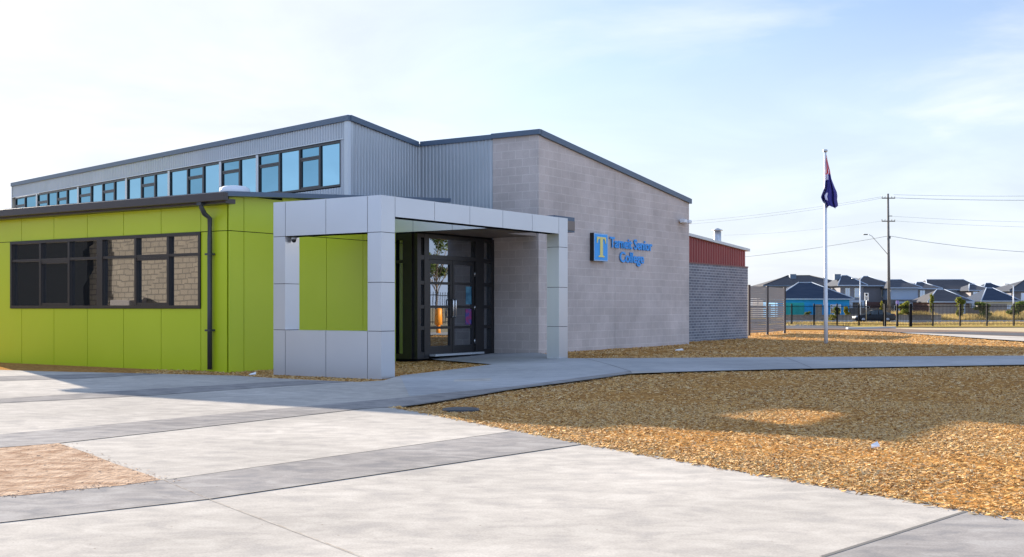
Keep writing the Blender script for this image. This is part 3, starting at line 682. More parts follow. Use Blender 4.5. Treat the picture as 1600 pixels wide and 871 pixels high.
# ------------------------------------------------------------------ flagpole and flag
fp = ground(1290.5, 535.5); Yf = fp.y
fpo = thing('flagpole', fp, 'tall slim white flagpole standing in the shaded bark mulch', 'flagpole')
zt_ = zof(237, Yf)
q = MB(); q.tube([fp+Vector((0, 0, -.1)), fp+Vector((0, 0, 1.2)), fp+Vector((0, 0, 1.22)), Vector((fp.x-.02, Yf, zt_))], [.062, .06, .053, .035], 14); q.build('pole', M['polewhite'], fpo)
q = MB(); q.lathe(Vector((fp.x-.02, Yf, zt_)), [(.04, -.03), (.07, .0), (.075, .04), (.05, .06), (.01, .065)], 14); q.build('cap', M['galv'], fpo)
q = MB(); q.tube([Vector((fp.x-.07, Yf-.02, fp.z+1.2)), Vector((fp.x-.06, Yf-.02, zt_))], .006, 5); q.build('halyard', M['white'], fpo)
q = MB(); q.box((fp.x-.09, Yf-.05, fp.z+1.15), (fp.x-.06, Yf-.02, fp.z+1.3)); q.build('cleat', M['galv'], fpo)
def flag():
    mb = MB(); nr, ns = 46, 44; bm = mb.bm; V = []
    key = [(0, 1290.8, 1291.6), (.1, 1290.6, 1293), (.3, 1290.5, 1297), (.45, 1290.3, 1299), (.6, 1289, 1303.5), (.72, 1285, 1307.5), (.8, 1282.5, 1308.5), (.88, 1285, 1308), (.95, 1289, 1309), (1, 1290.5, 1309.5)]
    def edge(t):
        for (t0, a0, c0), (t1, a1, c1) in zip(key, key[1:]):
            if t <= t1: s = (t-t0)/(t1-t0); return a0+(a1-a0)*s, c0+(c1-c0)*s
        return key[-1][1:]
    for i in range(nr+1):
        t = i/nr; l, r = edge(t); row = []
        for j in range(ns+1):
            s = j/ns
            # folded back and forth: x wanders, depth zigzags
            u = s+.16*math.sin(s*math.pi*6+t*1.5)*(1-abs(2*s-1))
            px = l+(r-l)*min(1, max(0, u))
            y = Yf-.05-.10*t**.7*math.sin(s*math.pi*7+t*2)-.02+.03*math.sin(t*9+s*4)*t
            z = zof(243+ (325-243)*t+ (3*math.sin(s*9+1)*t*t) - 5*t**3*abs(s-.55), Yf)
            row.append(bm.verts.new(((px-CX)/F*y+.0, y, z)))
        V.append(row)
    for i in range(nr):
        for j in range(ns):
            t, s = (i+.5)/nr, (j+.5)/ns
            mi = 0
            if t < .36: mi = 1 if (j//3+i//4) % 3 else 2
            elif t < .47: mi = 2 if s < .4 else 0
            elif t > .68 and ((s-.35)**2/.012+(t-.82)**2/.008 < 1 or (s-.75)**2/.003+(t-.72)**2/.002 < 1): mi = 2
            f = bm.faces.new((V[i][j], V[i][j+1], V[i+1][j+1], V[i+1][j])); f.material_index = mi; f.smooth = True
    return mb.build('flag', [M['navy'], M['flagred'], M['flagwhite']])
tag(flag(), 'navy flag with red and white corner hanging limp from the white pole', 'flag')

# ------------------------------------------------------------------ boundary fence and gate
def fence(name, label, pts, hF=2.05, cat='fence', thick=.06):
    base = pts[0]
    t = thing(name, base, label, cat)
    for p in pts:
        q = MB(); q.box((p.x-thick, p.y-thick, p.z-.1), (p.x+thick, p.y+thick, p.z+hF+.08)); q.box((p.x-thick-.01, p.y-thick-.01, p.z+hF+.081), (p.x+thick+.01, p.y+thick+.01, p.z+hF+.1)); q.build('post', M['black'], t)
    for a_, b_ in zip(pts, pts[1:]):
        q = MB(); d = b_-a_; L = d.length; d2 = Vector((d.x, d.y, 0)).normalized(); n_ = Vector((-d2.y, d2.x, 0)); sl = d.z/L
        ff = lambda u, v, w, a_=a_, d2=d2, n_=n_, sl=sl: a_+d2*u+n_*v+Vector((0, 0, w+sl*u))
        for z in (.18, hF-.22): q.box((thick, -.02, z), (L-thick, .02, z+.045), ff)
        m_ = max(2, int(L/.135))
        for k in range(1, m_):
            u = k*L/m_; q.box((u-.013, -.013, .06), (u+.013, .013, hF), ff)
        q.build('picket_panel', M['black'], t)
    return t
def fpnt(px, y): k = (px-CX)/F; return Vector((k*y, y, gz(k*y, y)))
fence('picket_fence', 'black steel picket fence between the slatted screen and the gate', [fpnt(x, y) for x, y in ((1170, 119), (1203, 118), (1237, 117), (1272, 115), (1308, 113), (1342, 111.5), (1381, 109))])
fence('picket_gate', 'black steel picket driveway gate between two thick posts', [fpnt(1383, 106.5), fpnt(1402, 107), fpnt(1422, 106.5)], 2.0, 'gate', .07)
fence('picket_fence', 'black steel picket fence running from the gate to the right edge', [fpnt(x, y) for x, y in ((1424, 106.8), (1457.5, 109), (1500, 109.5), (1542, 110), (1584, 110.5), (1626, 111), (1668, 111), (1710, 111), (1752, 111))])
fence('picket_fence', 'black steel picket side fence seen only mirrored in the doors', [Vector((40, y, gz(40, y))) for y in (60, 55, 50, 45, 40, 35, 30, 25)])

# ------------------------------------------------------------------ car
def car(px, y):
    base = Vector(((px-CX)/F*y, y, -.54)); t = thing('parked_car', base, 'dark sedan car driving on the street behind the picket fence', 'car')
    B_ = lambda x, yy, z: base+Vector((x, yy, z))
    def ring(x, w, zb, zt, cw=.75): return [B_(x, -w*.92, zb), B_(x, -w, zb+.15), B_(x, -w, zt-.16), B_(x, -w*cw, zt), B_(x, w*cw, zt), B_(x, w, zt-.16), B_(x, w, zb+.15), B_(x, w*.92, zb)]
    q = MB(); q.loft([ring(*r) for r in ((-2.40, .62, .35, .66), (-2.3, .80, .24, .74), (-1.9, .89, .2, .84), (-1.0, .91, .18, .96), (0, .91, .18, 1.0), (1.3, .91, .18, 1.02), (1.9, .90, .2, 1.04), (2.25, .84, .26, 1.02), (2.38, .7, .38, .96))], smooth=True); q.build('body', M['carbody'], t)
    def r2(x, w, z): return [B_(x, -w, z), B_(x, w, z)]
    q = MB()
    pr = [(-1.05, .95, .80), (-.35, 1.36, .62), (.0, 1.44, .60), (.7, 1.44, .60), (1.15, 1.36, .62), (1.85, 1.02, .78)]
    q.loft([[B_(x, -w*1.0 if z > 1.2 else -w, z), B_(x, w, z), B_(x, .84, .93), B_(x, -.84, .93)] for x, z, w in pr], smooth=False); q.build('windows', M['carglass'], t)
    q = MB(); q.prism([B_(-.3, -.6, 1.395), B_(0, -.58, 1.455), B_(.7, -.58, 1.455), B_(1.12, -.6, 1.385), B_(1.12, .6, 1.385), B_(.7, .58, 1.455), B_(0, .58, 1.455), B_(-.3, .6, 1.395)], (0, 0, .02))
    for x0, x1 in ((.32, .40), (1.15, 1.32), (-.62, -.55)): q.prism([B_(x0, -.86, .98), B_(x1, -.86, .98), B_(x1+(.0 if x0 < 1 else -.18), -.63, 1.4 if x0 > -.5 else 1.25), B_(x0+(.0 if x0 < 1 else -.18), -.63, 1.4 if x0 > -.5 else 1.25)], (0, -.015, .01))
    q.build('roof', M['carbody'], t)
    for x in (-1.5, 1.38):
        for s in (-1, 1):
            q = MB(); q.tube([B_(x, s*.7, .33), B_(x, s*.925, .33)], .33, 22); w_ = q.build('wheel', M['tyre'], t)
            q = MB(); q.tube([B_(x, s*.90, .33), B_(x, s*.935, .33)], .21, 16); q.build('rim', M['rim'], w_)
    for s in (-1, 1):
        q = MB(); q.box((-2.36, s*.66-.16, .6), (-2.12, s*.66+.16, .74), B_, bev=.03); q.build('headlight', M['lamp'], t)
        q = MB(); q.box((2.15, s*.68-.14, .78), (2.36, s*.68+.14, .92), B_, bev=.02); q.build('tail_light', M['tail'], t)
        q = MB(); q.box((-.72, s*.96-.09, .98), (-.56, s*.96+.09, 1.1), B_, bev=.02); q.build('mirror', M['carbody'], t)
car(1365, 137)

# ------------------------------------------------------------------ street furniture
def at(px, y, z=None): k = (px-CX)/F; return Vector((k*y, y, gz(k*y, y) if z is None else z))
YP = 155; pb0 = at(1389.5, YP); tp = at(1387.5, YP, zof(303, YP))
pp = thing('power_pole', pb0, 'tall grey timber power pole with two crossarms', 'power pole')
q = MB(); q.tube([pb0+Vector((0, 0, -.2)), tp], [.22, .13], 12); q.build('pole', M['wood'], pp)
for yy, w in ((310, .9), (346, .9)):
    z = zof(yy, YP); q = MB(); q.box((tp.x-w, YP-.2, z-.08), (tp.x+w, YP-.08, z+.06)); ca = q.build('crossarm', M['wood'], pp)
    for dx in (-.85, -.45, .45, .85):
        q = MB(); q.lathe((tp.x+dx*w/.9, YP-.14, z+.06), [(.03, 0), (.05, .06), (.05, .14), (.02, .2)], 8); q.build('insulator', M['pipe'], ca)
z = zof(338, YP); q = MB(); q.box((tp.x, YP-.2, z-.05), (tp.x+.5, YP-.1, z+.05)); q.build('bracket', M['wood'], pp)
z = zof(371, YP); q = MB(); q.box((tp.x+.13, YP-.12, z-.2), (tp.x+.32, YP+.06, z+.12)); q.build('connector_box', M['pipe'], pp)
sl_ = thing('street_lamp', at(1387, YP-.3, zof(399, YP)), 'street lamp on a long slanting arm fixed to the timber power pole', 'street lamp')
q = MB(); q.tube([at(1388, YP-.25, zof(399, YP)), at(1375, YP-.5, zof(384, YP)), at(1362, YP-.8, zof(369.5, YP)), at(1357, YP-.9, zof(367.2, YP))], .045, 8); q.build('arm', M['galv'], sl_)
q = MB(); q.box((-.4, -.14, -.06), (.2, .14, .07), lambda x, y, z: at(1353.5, YP-.9, zof(367.5, YP))+Vector((x, y, z)), bev=.04); q.build('lamp_head', M['pipe'], sl_)
def wire(p, q_, sag, label, r=.022):
    mb = MB(); n = 16
    mb.tube([p.lerp(q_, i/n)-Vector((0, 0, sag*4*(i/n)*(1-i/n))) for i in range(n+1)], r, 5)
    tag(mb.build('power_line', M['wire']), label, 'power line', 'overhead wires at the timber pole')
def ext(pxa, pya, ya, pxb, pyb, yb, sag, label, r=.022): wire(at(pxa, ya, zof(pya, ya)), at(pxb, yb, zof(pyb, yb)), sag, label, r)
ext(1379.5, 307.5, YP, 1020, 350, 192, .5, 'upper faint overhead wire from the top crossarm passing behind the flag', .016)
ext(1383, 309, YP, 1020, 354, 192, .6, 'lower faint overhead wire from the top crossarm passing behind the flag', .016)
ext(1396, 304.5, YP, 1720, 304.5, 152, .2, 'topmost thin overhead wire running from the pole head to the right edge', .02)
ext(1398, 309.5, YP-.14, 1720, 312, 152, .2, 'dark overhead wire running right from the upper crossarm', .032)
ext(1390, 338, YP, 1720, 349, 152, .2, 'faint overhead wire from the small middle bracket running right', .013)
ext(1397, 345.5, YP-.14, 1720, 357, 152, .2, 'faint overhead wire running right from the lower crossarm', .013)
ext(1388, 369, YP, 1140, 404, 176, .25, 'low overhead cable running left from the pole towards the red cladding', .03)
ext(1390, 369, YP, 1720, 398, 152, .6, 'low overhead cable running right from the pole and sagging', .03)
ext(1379, 345.5, YP-.14, 1120, 368, 180, .4, 'faint overhead wire running left from the lower crossarm', .011)
def lamp_post(px, y, ytop, label, arm):
    b = at(px, y); t = thing('lamp_post', b, label, 'lamp post', 'street lamps before the houses'); z = zof(ytop, y)
    q = MB(); q.tube([b+Vector((0, 0, -.1)), Vector((b.x, y, z))], [.1, .06], 10); q.build('pole', M['polewhite'], t)
    q = MB(); q.tube([Vector((b.x, y, z-.1)), Vector((b.x+arm*.5, y-.1, z+.12)), Vector((b.x+arm, y-.2, z+.15))], .04, 8); q.build('arm', M['polewhite'], t)
    q = MB(); q.box((-.35, -.12, -.06), (.35, .12, .05), lambda u, v, w: Vector((b.x+arm*1.2, y-.2, z+.15))+Vector((u, v, w)), bev=.03); q.build('lamp_head', M['galv'], t)
lamp_post(1344, 152, 437, 'white lamp post behind the front of the dark car', -.7)
lamp_post(1583.5, 165, 446, 'white lamp post at the far right beside the end house', -.9)
lamp_post(1387 + 0, 160, 420, 'pale slim lamp post close behind the timber power pole', .1) if False else None
b = at(1353.7, 128); sn = thing('street_sign', b, 'white parking sign with dark symbols on a thin post before the dark car', 'sign')
q = MB(); q.tube([b+Vector((0, 0, -.1)), Vector((b.x, 128, zof(458, 128)))], .03, 8); q.build('post', M['galv'], sn)
q = MB(); q.box((b.x-.23, 127.94, zof(470, 128)), (b.x+.23, 127.965, zof(458, 128))); fc_ = q.build('sign_face', M['signface'], sn)
q = MB(); zz = zof(460.7, 128)
q.lathe(Vector((0, 0, 0)), [(.13, -.004), (.13, .004)], 20)
for v in q.bm.verts: v.co = Vector((b.x+v.co.x, 127.932+v.co.z, zz+v.co.y))
for i in range(3): q.box((b.x-.15+.03*i, 127.93, zof(464.6+1.9*i, 128)-.035), (b.x+.15-.02*i, 127.938, zof(464.6+1.9*i, 128)+.035))
q.build('sign_symbol', M['frame'], fc_)
b = at(1402, 150); sn = thing('notice_board', b, 'small purple and pale notice board on a post behind the gate', 'sign')
q = MB(); q.tube([b, b+Vector((0, 0, 1.7))], .04, 8); q.build('post', M['galv'], sn)
q = MB(); q.box((b.x-.18, 149.9, zof(478, 150)), (b.x+.18, 149.95, zof(470, 150))); q.build('sign_face', M['purple'], sn)

# low stone wall beyond the street
q = MB(); q.box((at(1226, 152).x, 151.8, -.6), (at(1470, 152).x, 152.2, zof(493.2, 152))); q.box((at(1226, 152).x-.05, 151.7, zof(493.2, 152)+.002), (at(1470, 152).x+.05, 152.3, zof(493.2, 152)+.08)); tag(q.build('low_wall', M['stone']), 'long low dark stone wall on the far side of the street', 'wall')

# ------------------------------------------------------------------ houses
def house(px, y, W, D, eave, ridge, wall, roof, label, rot=0, wins=(), garage=None, lower=None, porch=None, cap=True, box=None, ridge_len=None, gable=None, door=None):
    base = at(px, y, -.5); t = thing('house', base, label, 'house', 'houses beyond the street')
    cr, sr_ = math.cos(R(rot)), math.sin(R(rot))
    L = lambda x, yy, z: base+Vector((cr*x-sr_*yy, sr_*x+cr*yy, z))
    W *= 1.06; hw = W/2
    q = MB(); q.box((-hw, 0, (lower[0] if lower else -.2)), (hw, D, eave), L); wl = q.build('wall', M[wall], t)
    if lower:
        q = MB(); q.box((-hw-.02, -.02, -.2), (hw+.02, D, lower[0]), L); q.build('lower_wall', M[lower[1]], t)
    o = .55; rl = ridge_len if ridge_len is not None else max(.5, W-D)
    e = [L(-hw-o, -o, eave-.08), L(hw+o, -o, eave-.08), L(hw+o, D+o, eave-.08), L(-hw-o, D+o, eave-.08)]
    r = [L(-rl/2, D/2, ridge), L(rl/2, D/2, ridge)]
    q = MB(); bm = q.bm; lo = [bm.verts.new(p-Vector((0, 0, .14))) for p in e]; v = [bm.verts.new(p) for p in e]; w = [bm.verts.new(p) for p in r]
    for f_ in ((v[0], v[1], w[1], w[0]), (v[1], v[2], w[1]), (v[2], v[3], w[0], w[1]), (v[3], v[0], w[0]), tuple(reversed(lo))): bm.faces.new(f_)
    for i in range(4): bm.faces.new((lo[i], lo[(i+1) % 4], v[(i+1) % 4], v[i]))
    bmesh.ops.recalc_face_normals(bm, faces=bm.faces[:]); rf = q.build('roof', M[roof], t)
    if cap:
        q = MB()
        for p, s_ in ((e[0], r[0]), (e[1], r[1]), (r[0], r[1])): q.tube([p+Vector((0, 0, .03)), s_+Vector((0, 0, .05))], .09, 6)
        q.build('ridge_cap', M['tilebrown'] if cap == 1 else M['renderlt'], rf)
    q = MB(); q.box((-hw-o-.08, -o-.1, eave-.24), (hw+o+.08, -o-.002, eave-.06), L); q.build('gutter', M['renderlt'] if cap == 2 else M['flash'], t)
    if box:
        q = MB(); q.box((box[0]-.55, D*.32, ridge-.75), (box[0]+.55, D*.32+1.0, ridge+.25), L); q.build('rooftop_cooler', M['flash'], rf)
    for x, z, ww, hh in wins:
        q = MB(); q.box((x-ww/2-.08, -.06, z-.08), (x+ww/2+.08, -.021, z+hh+.08), L); w_ = q.build('window', M['cream'] if ww < .9 else M['white'], t)
        q = MB(); q.box((x-ww/2, -.075, z), (x-.02, -.0605, z+hh), L); q.box((x+.02, -.075, z), (x+ww/2, -.0605, z+hh), L); q.build('pane', M['hglass'], w_)
    if garage:
        q = MB(); q.box((garage-2.4, -.07, 0), (garage+2.4, -.022, 2.3), L)
        for k in range(5): q.box((garage-2.4, -.085, .05+.46*k), (garage+2.4, -.0705, .45+.46*k), L)
        q.build('garage_door', M['rendertan'], t)
    if door is not None:
        q = MB(); q.box((door-.5, -.06, 0), (door+.5, -.022, 2.2), L); q.build('front_door', M['stone'], t)
    if porch:
        x0, x1, zt2, dpt = porch
        q = MB(); q.box((x0, -dpt, zt2), (x1, -.03, zt2+.35), L); q.build('porch_roof', M['renderlt'], t)
        for x in (x0+.2, x1-.2):
            q = MB(); q.box((x-.2, -dpt+.05, -.2), (x+.2, -dpt+.45, zt2-.002), L); q.build('porch_post', M['renderlt'], t)
    return t
hs = lambda a_, b_, y: (b_-a_)/F*y
house(1260, 206, hs(1202, 1322, 206), 11, 5.75, 7.55, 'render', 'tilebrown', 'large grey two storey house with a long dark hip roof at the left', box=(-1.5,), wins=((-3, 3.3, 1.6, 1.2), (4.8, 3.4, 1.2, 1.2)), cap=1, ridge_len=4.0)
house(1271, 176, hs(1208, 1314, 176), 10, 3.15, 5.6, 'houseblue', 'tileblue', 'low bright blue house with a dark hip roof behind the fence', cap=2, wins=((-2.5, .9, 1.5, 1.2), (3.4, .9, 1.5, 1.2)), door=.8, ridge_len=2.0, gable=1)
house(1331, 198, hs(1314, 1348, 198), 9, 5.65, 7.3, 'render', 'tile', 'narrow grey house with two slim cream windows left of the white lamp post', cap=2, box=(-1.6,), wins=((-.75, 3.5, .7, 1.5), (.85, 3.5, .7, 1.5)), porch=(-.6, 1.8, 2.6, 1.2), ridge_len=1.0)
house(1365, 203, hs(1342, 1391, 203), 9, 5.7, 7.3, 'render', 'tilebrown', 'grey two storey house with brown brick base left of the power pole', lower=(2.7, 'hbrick'), cap=2, wins=((-1.5, .7, 1.4, 1.2), (1.9, 3.6, .8, 1.3)), ridge_len=.8)
house(1413, 199, hs(1394, 1434, 199), 9, 5.25, 6.6, 'renderlt', 'tile', 'pale blue two storey house with dark base right of the power pole', lower=(3.1, 'paling'), cap=2, wins=((2.0, .8, .8, 1.3), (-1, .8, 1.4, 1.2)), porch=(-1.6, 1.0, 2.4, 1.3), ridge_len=2)
house(1449, 202, hs(1434, 1466, 202), 8, 5.15, 6.2, 'rendertan', 'tile', 'narrow tan two storey house between the pale blue and pale grey houses', cap=2, wins=((-.9, 3.3, .8, 1.4), (.9, 2.9, .8, 1.4)), lower=(2.6, 'hbrick'), ridge_len=1)
house(1494, 210, hs(1454, 1532, 210), 11, 5.1, 6.9, 'renderlt', 'tilebrown', 'broad pale two storey house with a long flat topped roof', cap=2, wins=((2.9, 3.2, 1.3, 1.2), (-2.6, 3.2, 1.4, .9)), lower=(2.8, 'render'), ridge_len=7)
house(1484, 184, hs(1455, 1513, 184), 8, 2.75, 4.6, 'hbrick', 'tilebrown', 'low brown brick house with white portico posts in front of the broad house', cap=2, garage=-.9, porch=(1.6, 3.4, 2.4, 1.4), ridge_len=1.2, door=2.5)
house(1532, 205, hs(1520, 1548, 205), 8, 4.9, 5.9, 'rendertan', 'tile', 'slim tan house with upstairs windows right of the broad pale house', cap=2, wins=((-.9, 3.2, .8, 1.3), (.7, 3.2, .8, 1.3)), ridge_len=.8)
house(1560, 214, hs(1540, 1584, 214), 9, 4.5, 6.3, 'render', 'tileblue', 'dark roofed house partly behind the slim tan house', cap=2, wins=((0, 2.8, 1.2, 1.2),), ridge_len=1)
house(1562, 186, hs(1538, 1586, 186), 8, 2.9, 4.9, 'cream', 'tileblue', 'low cream house with a slate hip roof near the right lamp post', cap=2, wins=((1.4, .9, 1.2, 1.1),), garage=-1.2, ridge_len=1)
house(1630, 200, hs(1586, 1680, 200), 10, 4.75, 6.6, 'render', 'tile', 'grey two storey house at the right edge of the photo', cap=1, lower=(2.5, 'hbrick'), wins=((-3.2, 3.0, 1.2, 1.2), (-3.0, .8, 1.4, 1.2)), ridge_len=2)
# teal wall of the blue house's yard
q = MB(); bb = at(1242, 172, -.5); q.box((bb.x-1.6, 172, -.6), (bb.x+1.4, 172.15, zof(474, 172))); q.box((bb.x-1.62, 171.97, zof(474, 172)+.002), (bb.x+1.42, 172.18, zof(474, 172)+.08)); tag(q.build('yard_wall', M['teal']), 'teal painted yard wall in front of the bright blue house', 'wall')
# dark timber fences between the houses
for i, (x0, x1, y, l) in enumerate(((1316, 1342, 178, 'dark timber paling fence beside the bright blue house'), (1344, 1394, 182, 'dark timber paling fence behind the dark car'), (1512, 1536, 180, 'dark timber paling fence between the low brick and cream houses'))):
    q = MB(); xa, xb = at(x0, y).x, at(x1, y).x; u = xa
    while u < xb: q.box((u, y, -.6), (u+.14, y+.03, 1.15+random.uniform(-.03, .03))); u += .15
    q.box((xa, y+.031, .6), (xb, y+.08, .7)); tag(q.build('paling_fence', M['paling']), l, 'fence', 'timber fences between the houses')

# ------------------------------------------------------------------ plants
def leafcloud(name, blobs, n, ls, mat, parent=None):
    P = []
    wt = np.array([b[3]**2 for b in blobs]); wt = wt/wt.sum(); idx = rng.choice(len(blobs), n, p=wt); bl = np.array([b[:5] for b in blobs])[idx]
    d = rng.normal(size=(n, 3)); d /= np.linalg.norm(d, axis=1)[:, None]; r = rng.random(n)**.45
    c = bl[:, :3]+d*np.stack([bl[:, 3], bl[:, 3], bl[:, 4]], 1)*r[:, None]
    a = rng.normal(size=(n, 3)); a /= np.linalg.norm(a, axis=1)[:, None]; b = np.cross(a, rng.normal(size=(n, 3))); b /= np.linalg.norm(b, axis=1)[:, None]
    s = ls*rng.uniform(.5, 1.4, n)[:, None]; off = np.array(wloc(parent)) if parent else np.zeros(3)
    co = np.stack([c-a*s, c+b*s*.45, c+a*s, c-b*s*.45], 1)-off
    me = bpy.data.meshes.new(name); me.vertices.add(n*4); me.vertices.foreach_set('co', co.ravel()); me.loops.add(n*4); me.loops.foreach_set('vertex_index', np.arange(n*4))
    me.polygons.add(n); me.polygons.foreach_set('loop_start', np.arange(n)*4); me.polygons.foreach_set('loop_total', np.full(n, 4)); me.update(calc_edges=True); me.materials.append(mat)
    o = bpy.data.objects.new(name, me); col.objects.link(o)
    if parent: o.parent = parent
    return o
def shrub(px, y, ytop, wpx, mat, label, name='shrub', cat='shrub', trunk=.25, n=900, ls=.12, group='shrubs along the far verge'):
    b = at(px, y); zt = zof(ytop, y); hgt = zt-b.z; w = wpx/F*y/2
    t = thing(name, b, label, cat, group)
    blobs = []
    for k in range(11):
        f = trunk+(1-trunk)*(k+.5)/11; sp = w*(1-.55*f)
        blobs.append((b.x+random.uniform(-1, 1)*sp*.75, y+random.uniform(-1, 1)*sp*.75, b.z+hgt*f*.92, max(.1, w*random.uniform(.42, .66)), max(.12, hgt*random.uniform(.08, .15))))
    leafcloud('crown', blobs, int(n*1.7), ls*1.15, M[mat], t)
    q = MB(); q.tube([b+Vector((0, 0, -.1)), b+Vector((.05, 0, hgt*.35)), b+Vector((-.03, .05, hgt*.75))], [.06, .045, .02], 7)
    for bl in blobs[2:8:2]: q.tube([b+Vector((.03, 0, hgt*.3)), Vector(bl[:3])], [.03, .012], 5)
    q.build('trunk', M['trunk'], t)
shrub(1323, 160, 479, 12, 'leafyel', 'small yellow green conical shrub left of the white lamp post', trunk=.05)
shrub(1378, 158, 472, 6, 'leafyel', 'slim bright yellow green shrub left of the power pole', trunk=.1, n=500)
shrub(1415, 156, 471.5, 27, 'leafy', 'broad olive shrub behind the gate right of the power pole', trunk=.1, n=2200)
shrub(1456, 150, 459, 8, 'leafy', 'slender young tree with a sparse crown behind the right fence', 'sapling', 'tree', .45, 450)
shrub(1499, 158, 463, 18, 'leafy', 'loose young tree in front of the low brown brick house', 'sapling', 'tree', .2, 1300)
shrub(1533, 156, 472, 27, 'leafg', 'wide dark green shrub in front of the low cream house', trunk=.08, n=2200)
shrub(1592, 157, 470, 34, 'leafg', 'large green shrub beside the right lamp post', trunk=.08, n=2400)
shrub(1308, 158, 480, 11, 'leafg', 'dark spiky plant right of the white flagpole', trunk=.05, n=500, ls=.2)
shrub(1262, 156, 487, 12, 'leafg', 'low green shrub in front of the bright blue house', trunk=.02, n=500)
shrub(1293+8, 150, 492, 14, 'leafyel', 'low yellowish tuft above the stone wall near the flagpole', trunk=.02, n=300)
# dry grass: uncountable
def blades(name, n, xr, yr, hr, label, dens=None):
    X = rng.uniform(*xr, n); Y = rng.uniform(*yr, n); h = rng.uniform(*hr, n)*(.6+.4*np.sin(X*.6)*np.sin(X*.23+1)+.2); Z = np.array([gz(x, y) for x, y in zip(X, Y)])
    k = h > .12; X, Y, Z, h = X[k], Y[k], Z[k], h[k]; n = len(X)
    lx, ly, w = rng.normal(0, .2, n)*h, rng.normal(0, .15, n)*h, .02+.03*rng.random(n)
    co = np.stack([np.stack([X-w, Y, Z], 1), np.stack([X+w, Y, Z], 1), np.stack([X+lx, Y+ly, Z+h], 1)], 1)
    me = bpy.data.meshes.new(name); me.vertices.add(n*3); me.vertices.foreach_set('co', co.ravel()); me.loops.add(n*3); me.loops.foreach_set('vertex_index', np.arange(n*3)); me.polygons.add(n)
    me.polygons.foreach_set('loop_start', np.arange(n)*3); me.polygons.foreach_set('loop_total', np.full(n, 3)); me.update(calc_edges=True); me.materials.append(M['drygrass'])
    o = bpy.data.objects.new(name, me); col.objects.link(o); tag(o, label, None, None, 'stuff')
blades('tall_grass', 26000, (at(1405, 156).x, at(1660, 156).x), (154, 168), (.5, 1.3), 'tall dry golden grass before the houses at right')
blades('tall_grass', 9000, (at(1220, 152).x, at(1405, 152).x), (153, 166), (.25, .7), 'sparse dry grass behind the low stone wall')
blades('verge_grass', 16000, (25, 62), (112, 130), (.08, .3), 'short dry grass on the verge between fence and street')

# ------------------------------------------------------------------ small things
def litter(px, py, l, s=.1):
    p = ground(px, py); q = MB(); q.prism([p+Vector((-s, -s*.5, .02)), p+Vector((s, -s*.6, .03)), p+Vector((s*.8, s*.6, .06)), p+Vector((-s*.7, s*.5, .035))], (0, 0, .012)); tag(q.build('litter', M['litter']), l, 'litter')
litter(1367, 703.5, 'white scrap of paper lying on the sunlit bark mulch', .035); litter(395, 588, 'white scrap lying at the foot of the green wall', .06); litter(1061, 549.5, 'pale scrap lying on the mulch below the block wall', .1)
p = ground(720, 639); q = MB(); q.lathe(p+Vector((0, 0, -.03)), [(.22, 0), (.22, .03), (.2, .036), (.18, .032), (.01, .032)], 26); tag(q.build('pit_lid', M['pipe']), 'round dark drain lid set in the shaded mulch', 'drain cover')
# seen mirrored in the doors and windows: a gum tree, an orange bollard, a block building and an added dark wall
def mirr(px, k, sd=aD): p = ab(2*sd-sd*k, b_at(px, sd)*k, 0); p.z = gz(p.x, p.y); return p
b = mirr(681, 2.9); t = thing('gum_tree', b, 'spreading gum tree mirrored in the glass entrance door', 'tree')
q = MB(); q.tube([b, b+Vector((.1, 0, 1.4)), b+Vector((0, .1, 2.6)), b+Vector((.2, 0, 4.8))], [.13, .1, .08, .03], 9)
bl = []
for k in range(22):
    a_ = k*2.4; rr = random.uniform(.4, 2.0); c_ = b+Vector((math.cos(a_)*rr, math.sin(a_)*rr, random.uniform(2.7, 6.0))); bl.append((*c_, random.uniform(.35, .7), random.uniform(.3, .5)))
    q.tube([b+Vector((0, .05, 1.8+k*.1)), c_], [.04, .015], 5)
q.build('trunk', M['trunk'], t); leafcloud('crown', bl, 3600, .11, M['leafg'], t)
b = mirr(685.5, 1.85); t = thing('bollard', b, 'orange bollard mirrored in the lower pane of the entrance door', 'bollard')
q = MB(); q.lathe(b, [(.10, -.05), (.10, .35)], 16); q.build('post', M['orange'], t); q = MB(); q.lathe(b, [(.17, .35), (.17, .98), (.13, 1.02), (.02, 1.04)], 16); q.build('sleeve', M['orange'], t)
t = thing('neighbour_building', ab(38, 2, 0), 'pale block building mirrored in the wide window of the green wing', 'building')
q = MB(); q.box((29.5, -5, -.1), (37.6, 3, 4.6), ab); q.build('wall', blockmat('split_block', (.27, .225, .17), (.31, .26, .195), (.16, .135, .105), .4, .2, .022, .7, .2), t)
q = MB(); q.box((37.61, -5, -.1), (52, 3.3, 4.5), ab); q.build('added_dark_wall', M['backing'], t)  # unseen black box added so the left panes reflect dark, like an interior
q = MB(); q.box((29.2, -5.3, 4.6), (52, 3.5, 4.75), ab); q.build('roof', M['flash'], t)
q = MB(); q.box((34.2, 3.02, -.1), (35.3, 3.6, 1.5), ab, bev=.03); q.build('cooling_unit', M['rendertan'], t)
for a0 in (30.6, 32.8):
    q = MB(); q.tube([ab(a0+5.6, 3.08, 0), ab(a0+5.6, 3.08, 4.4)], .06, 8); q.build('downpipe', M['white'], t)

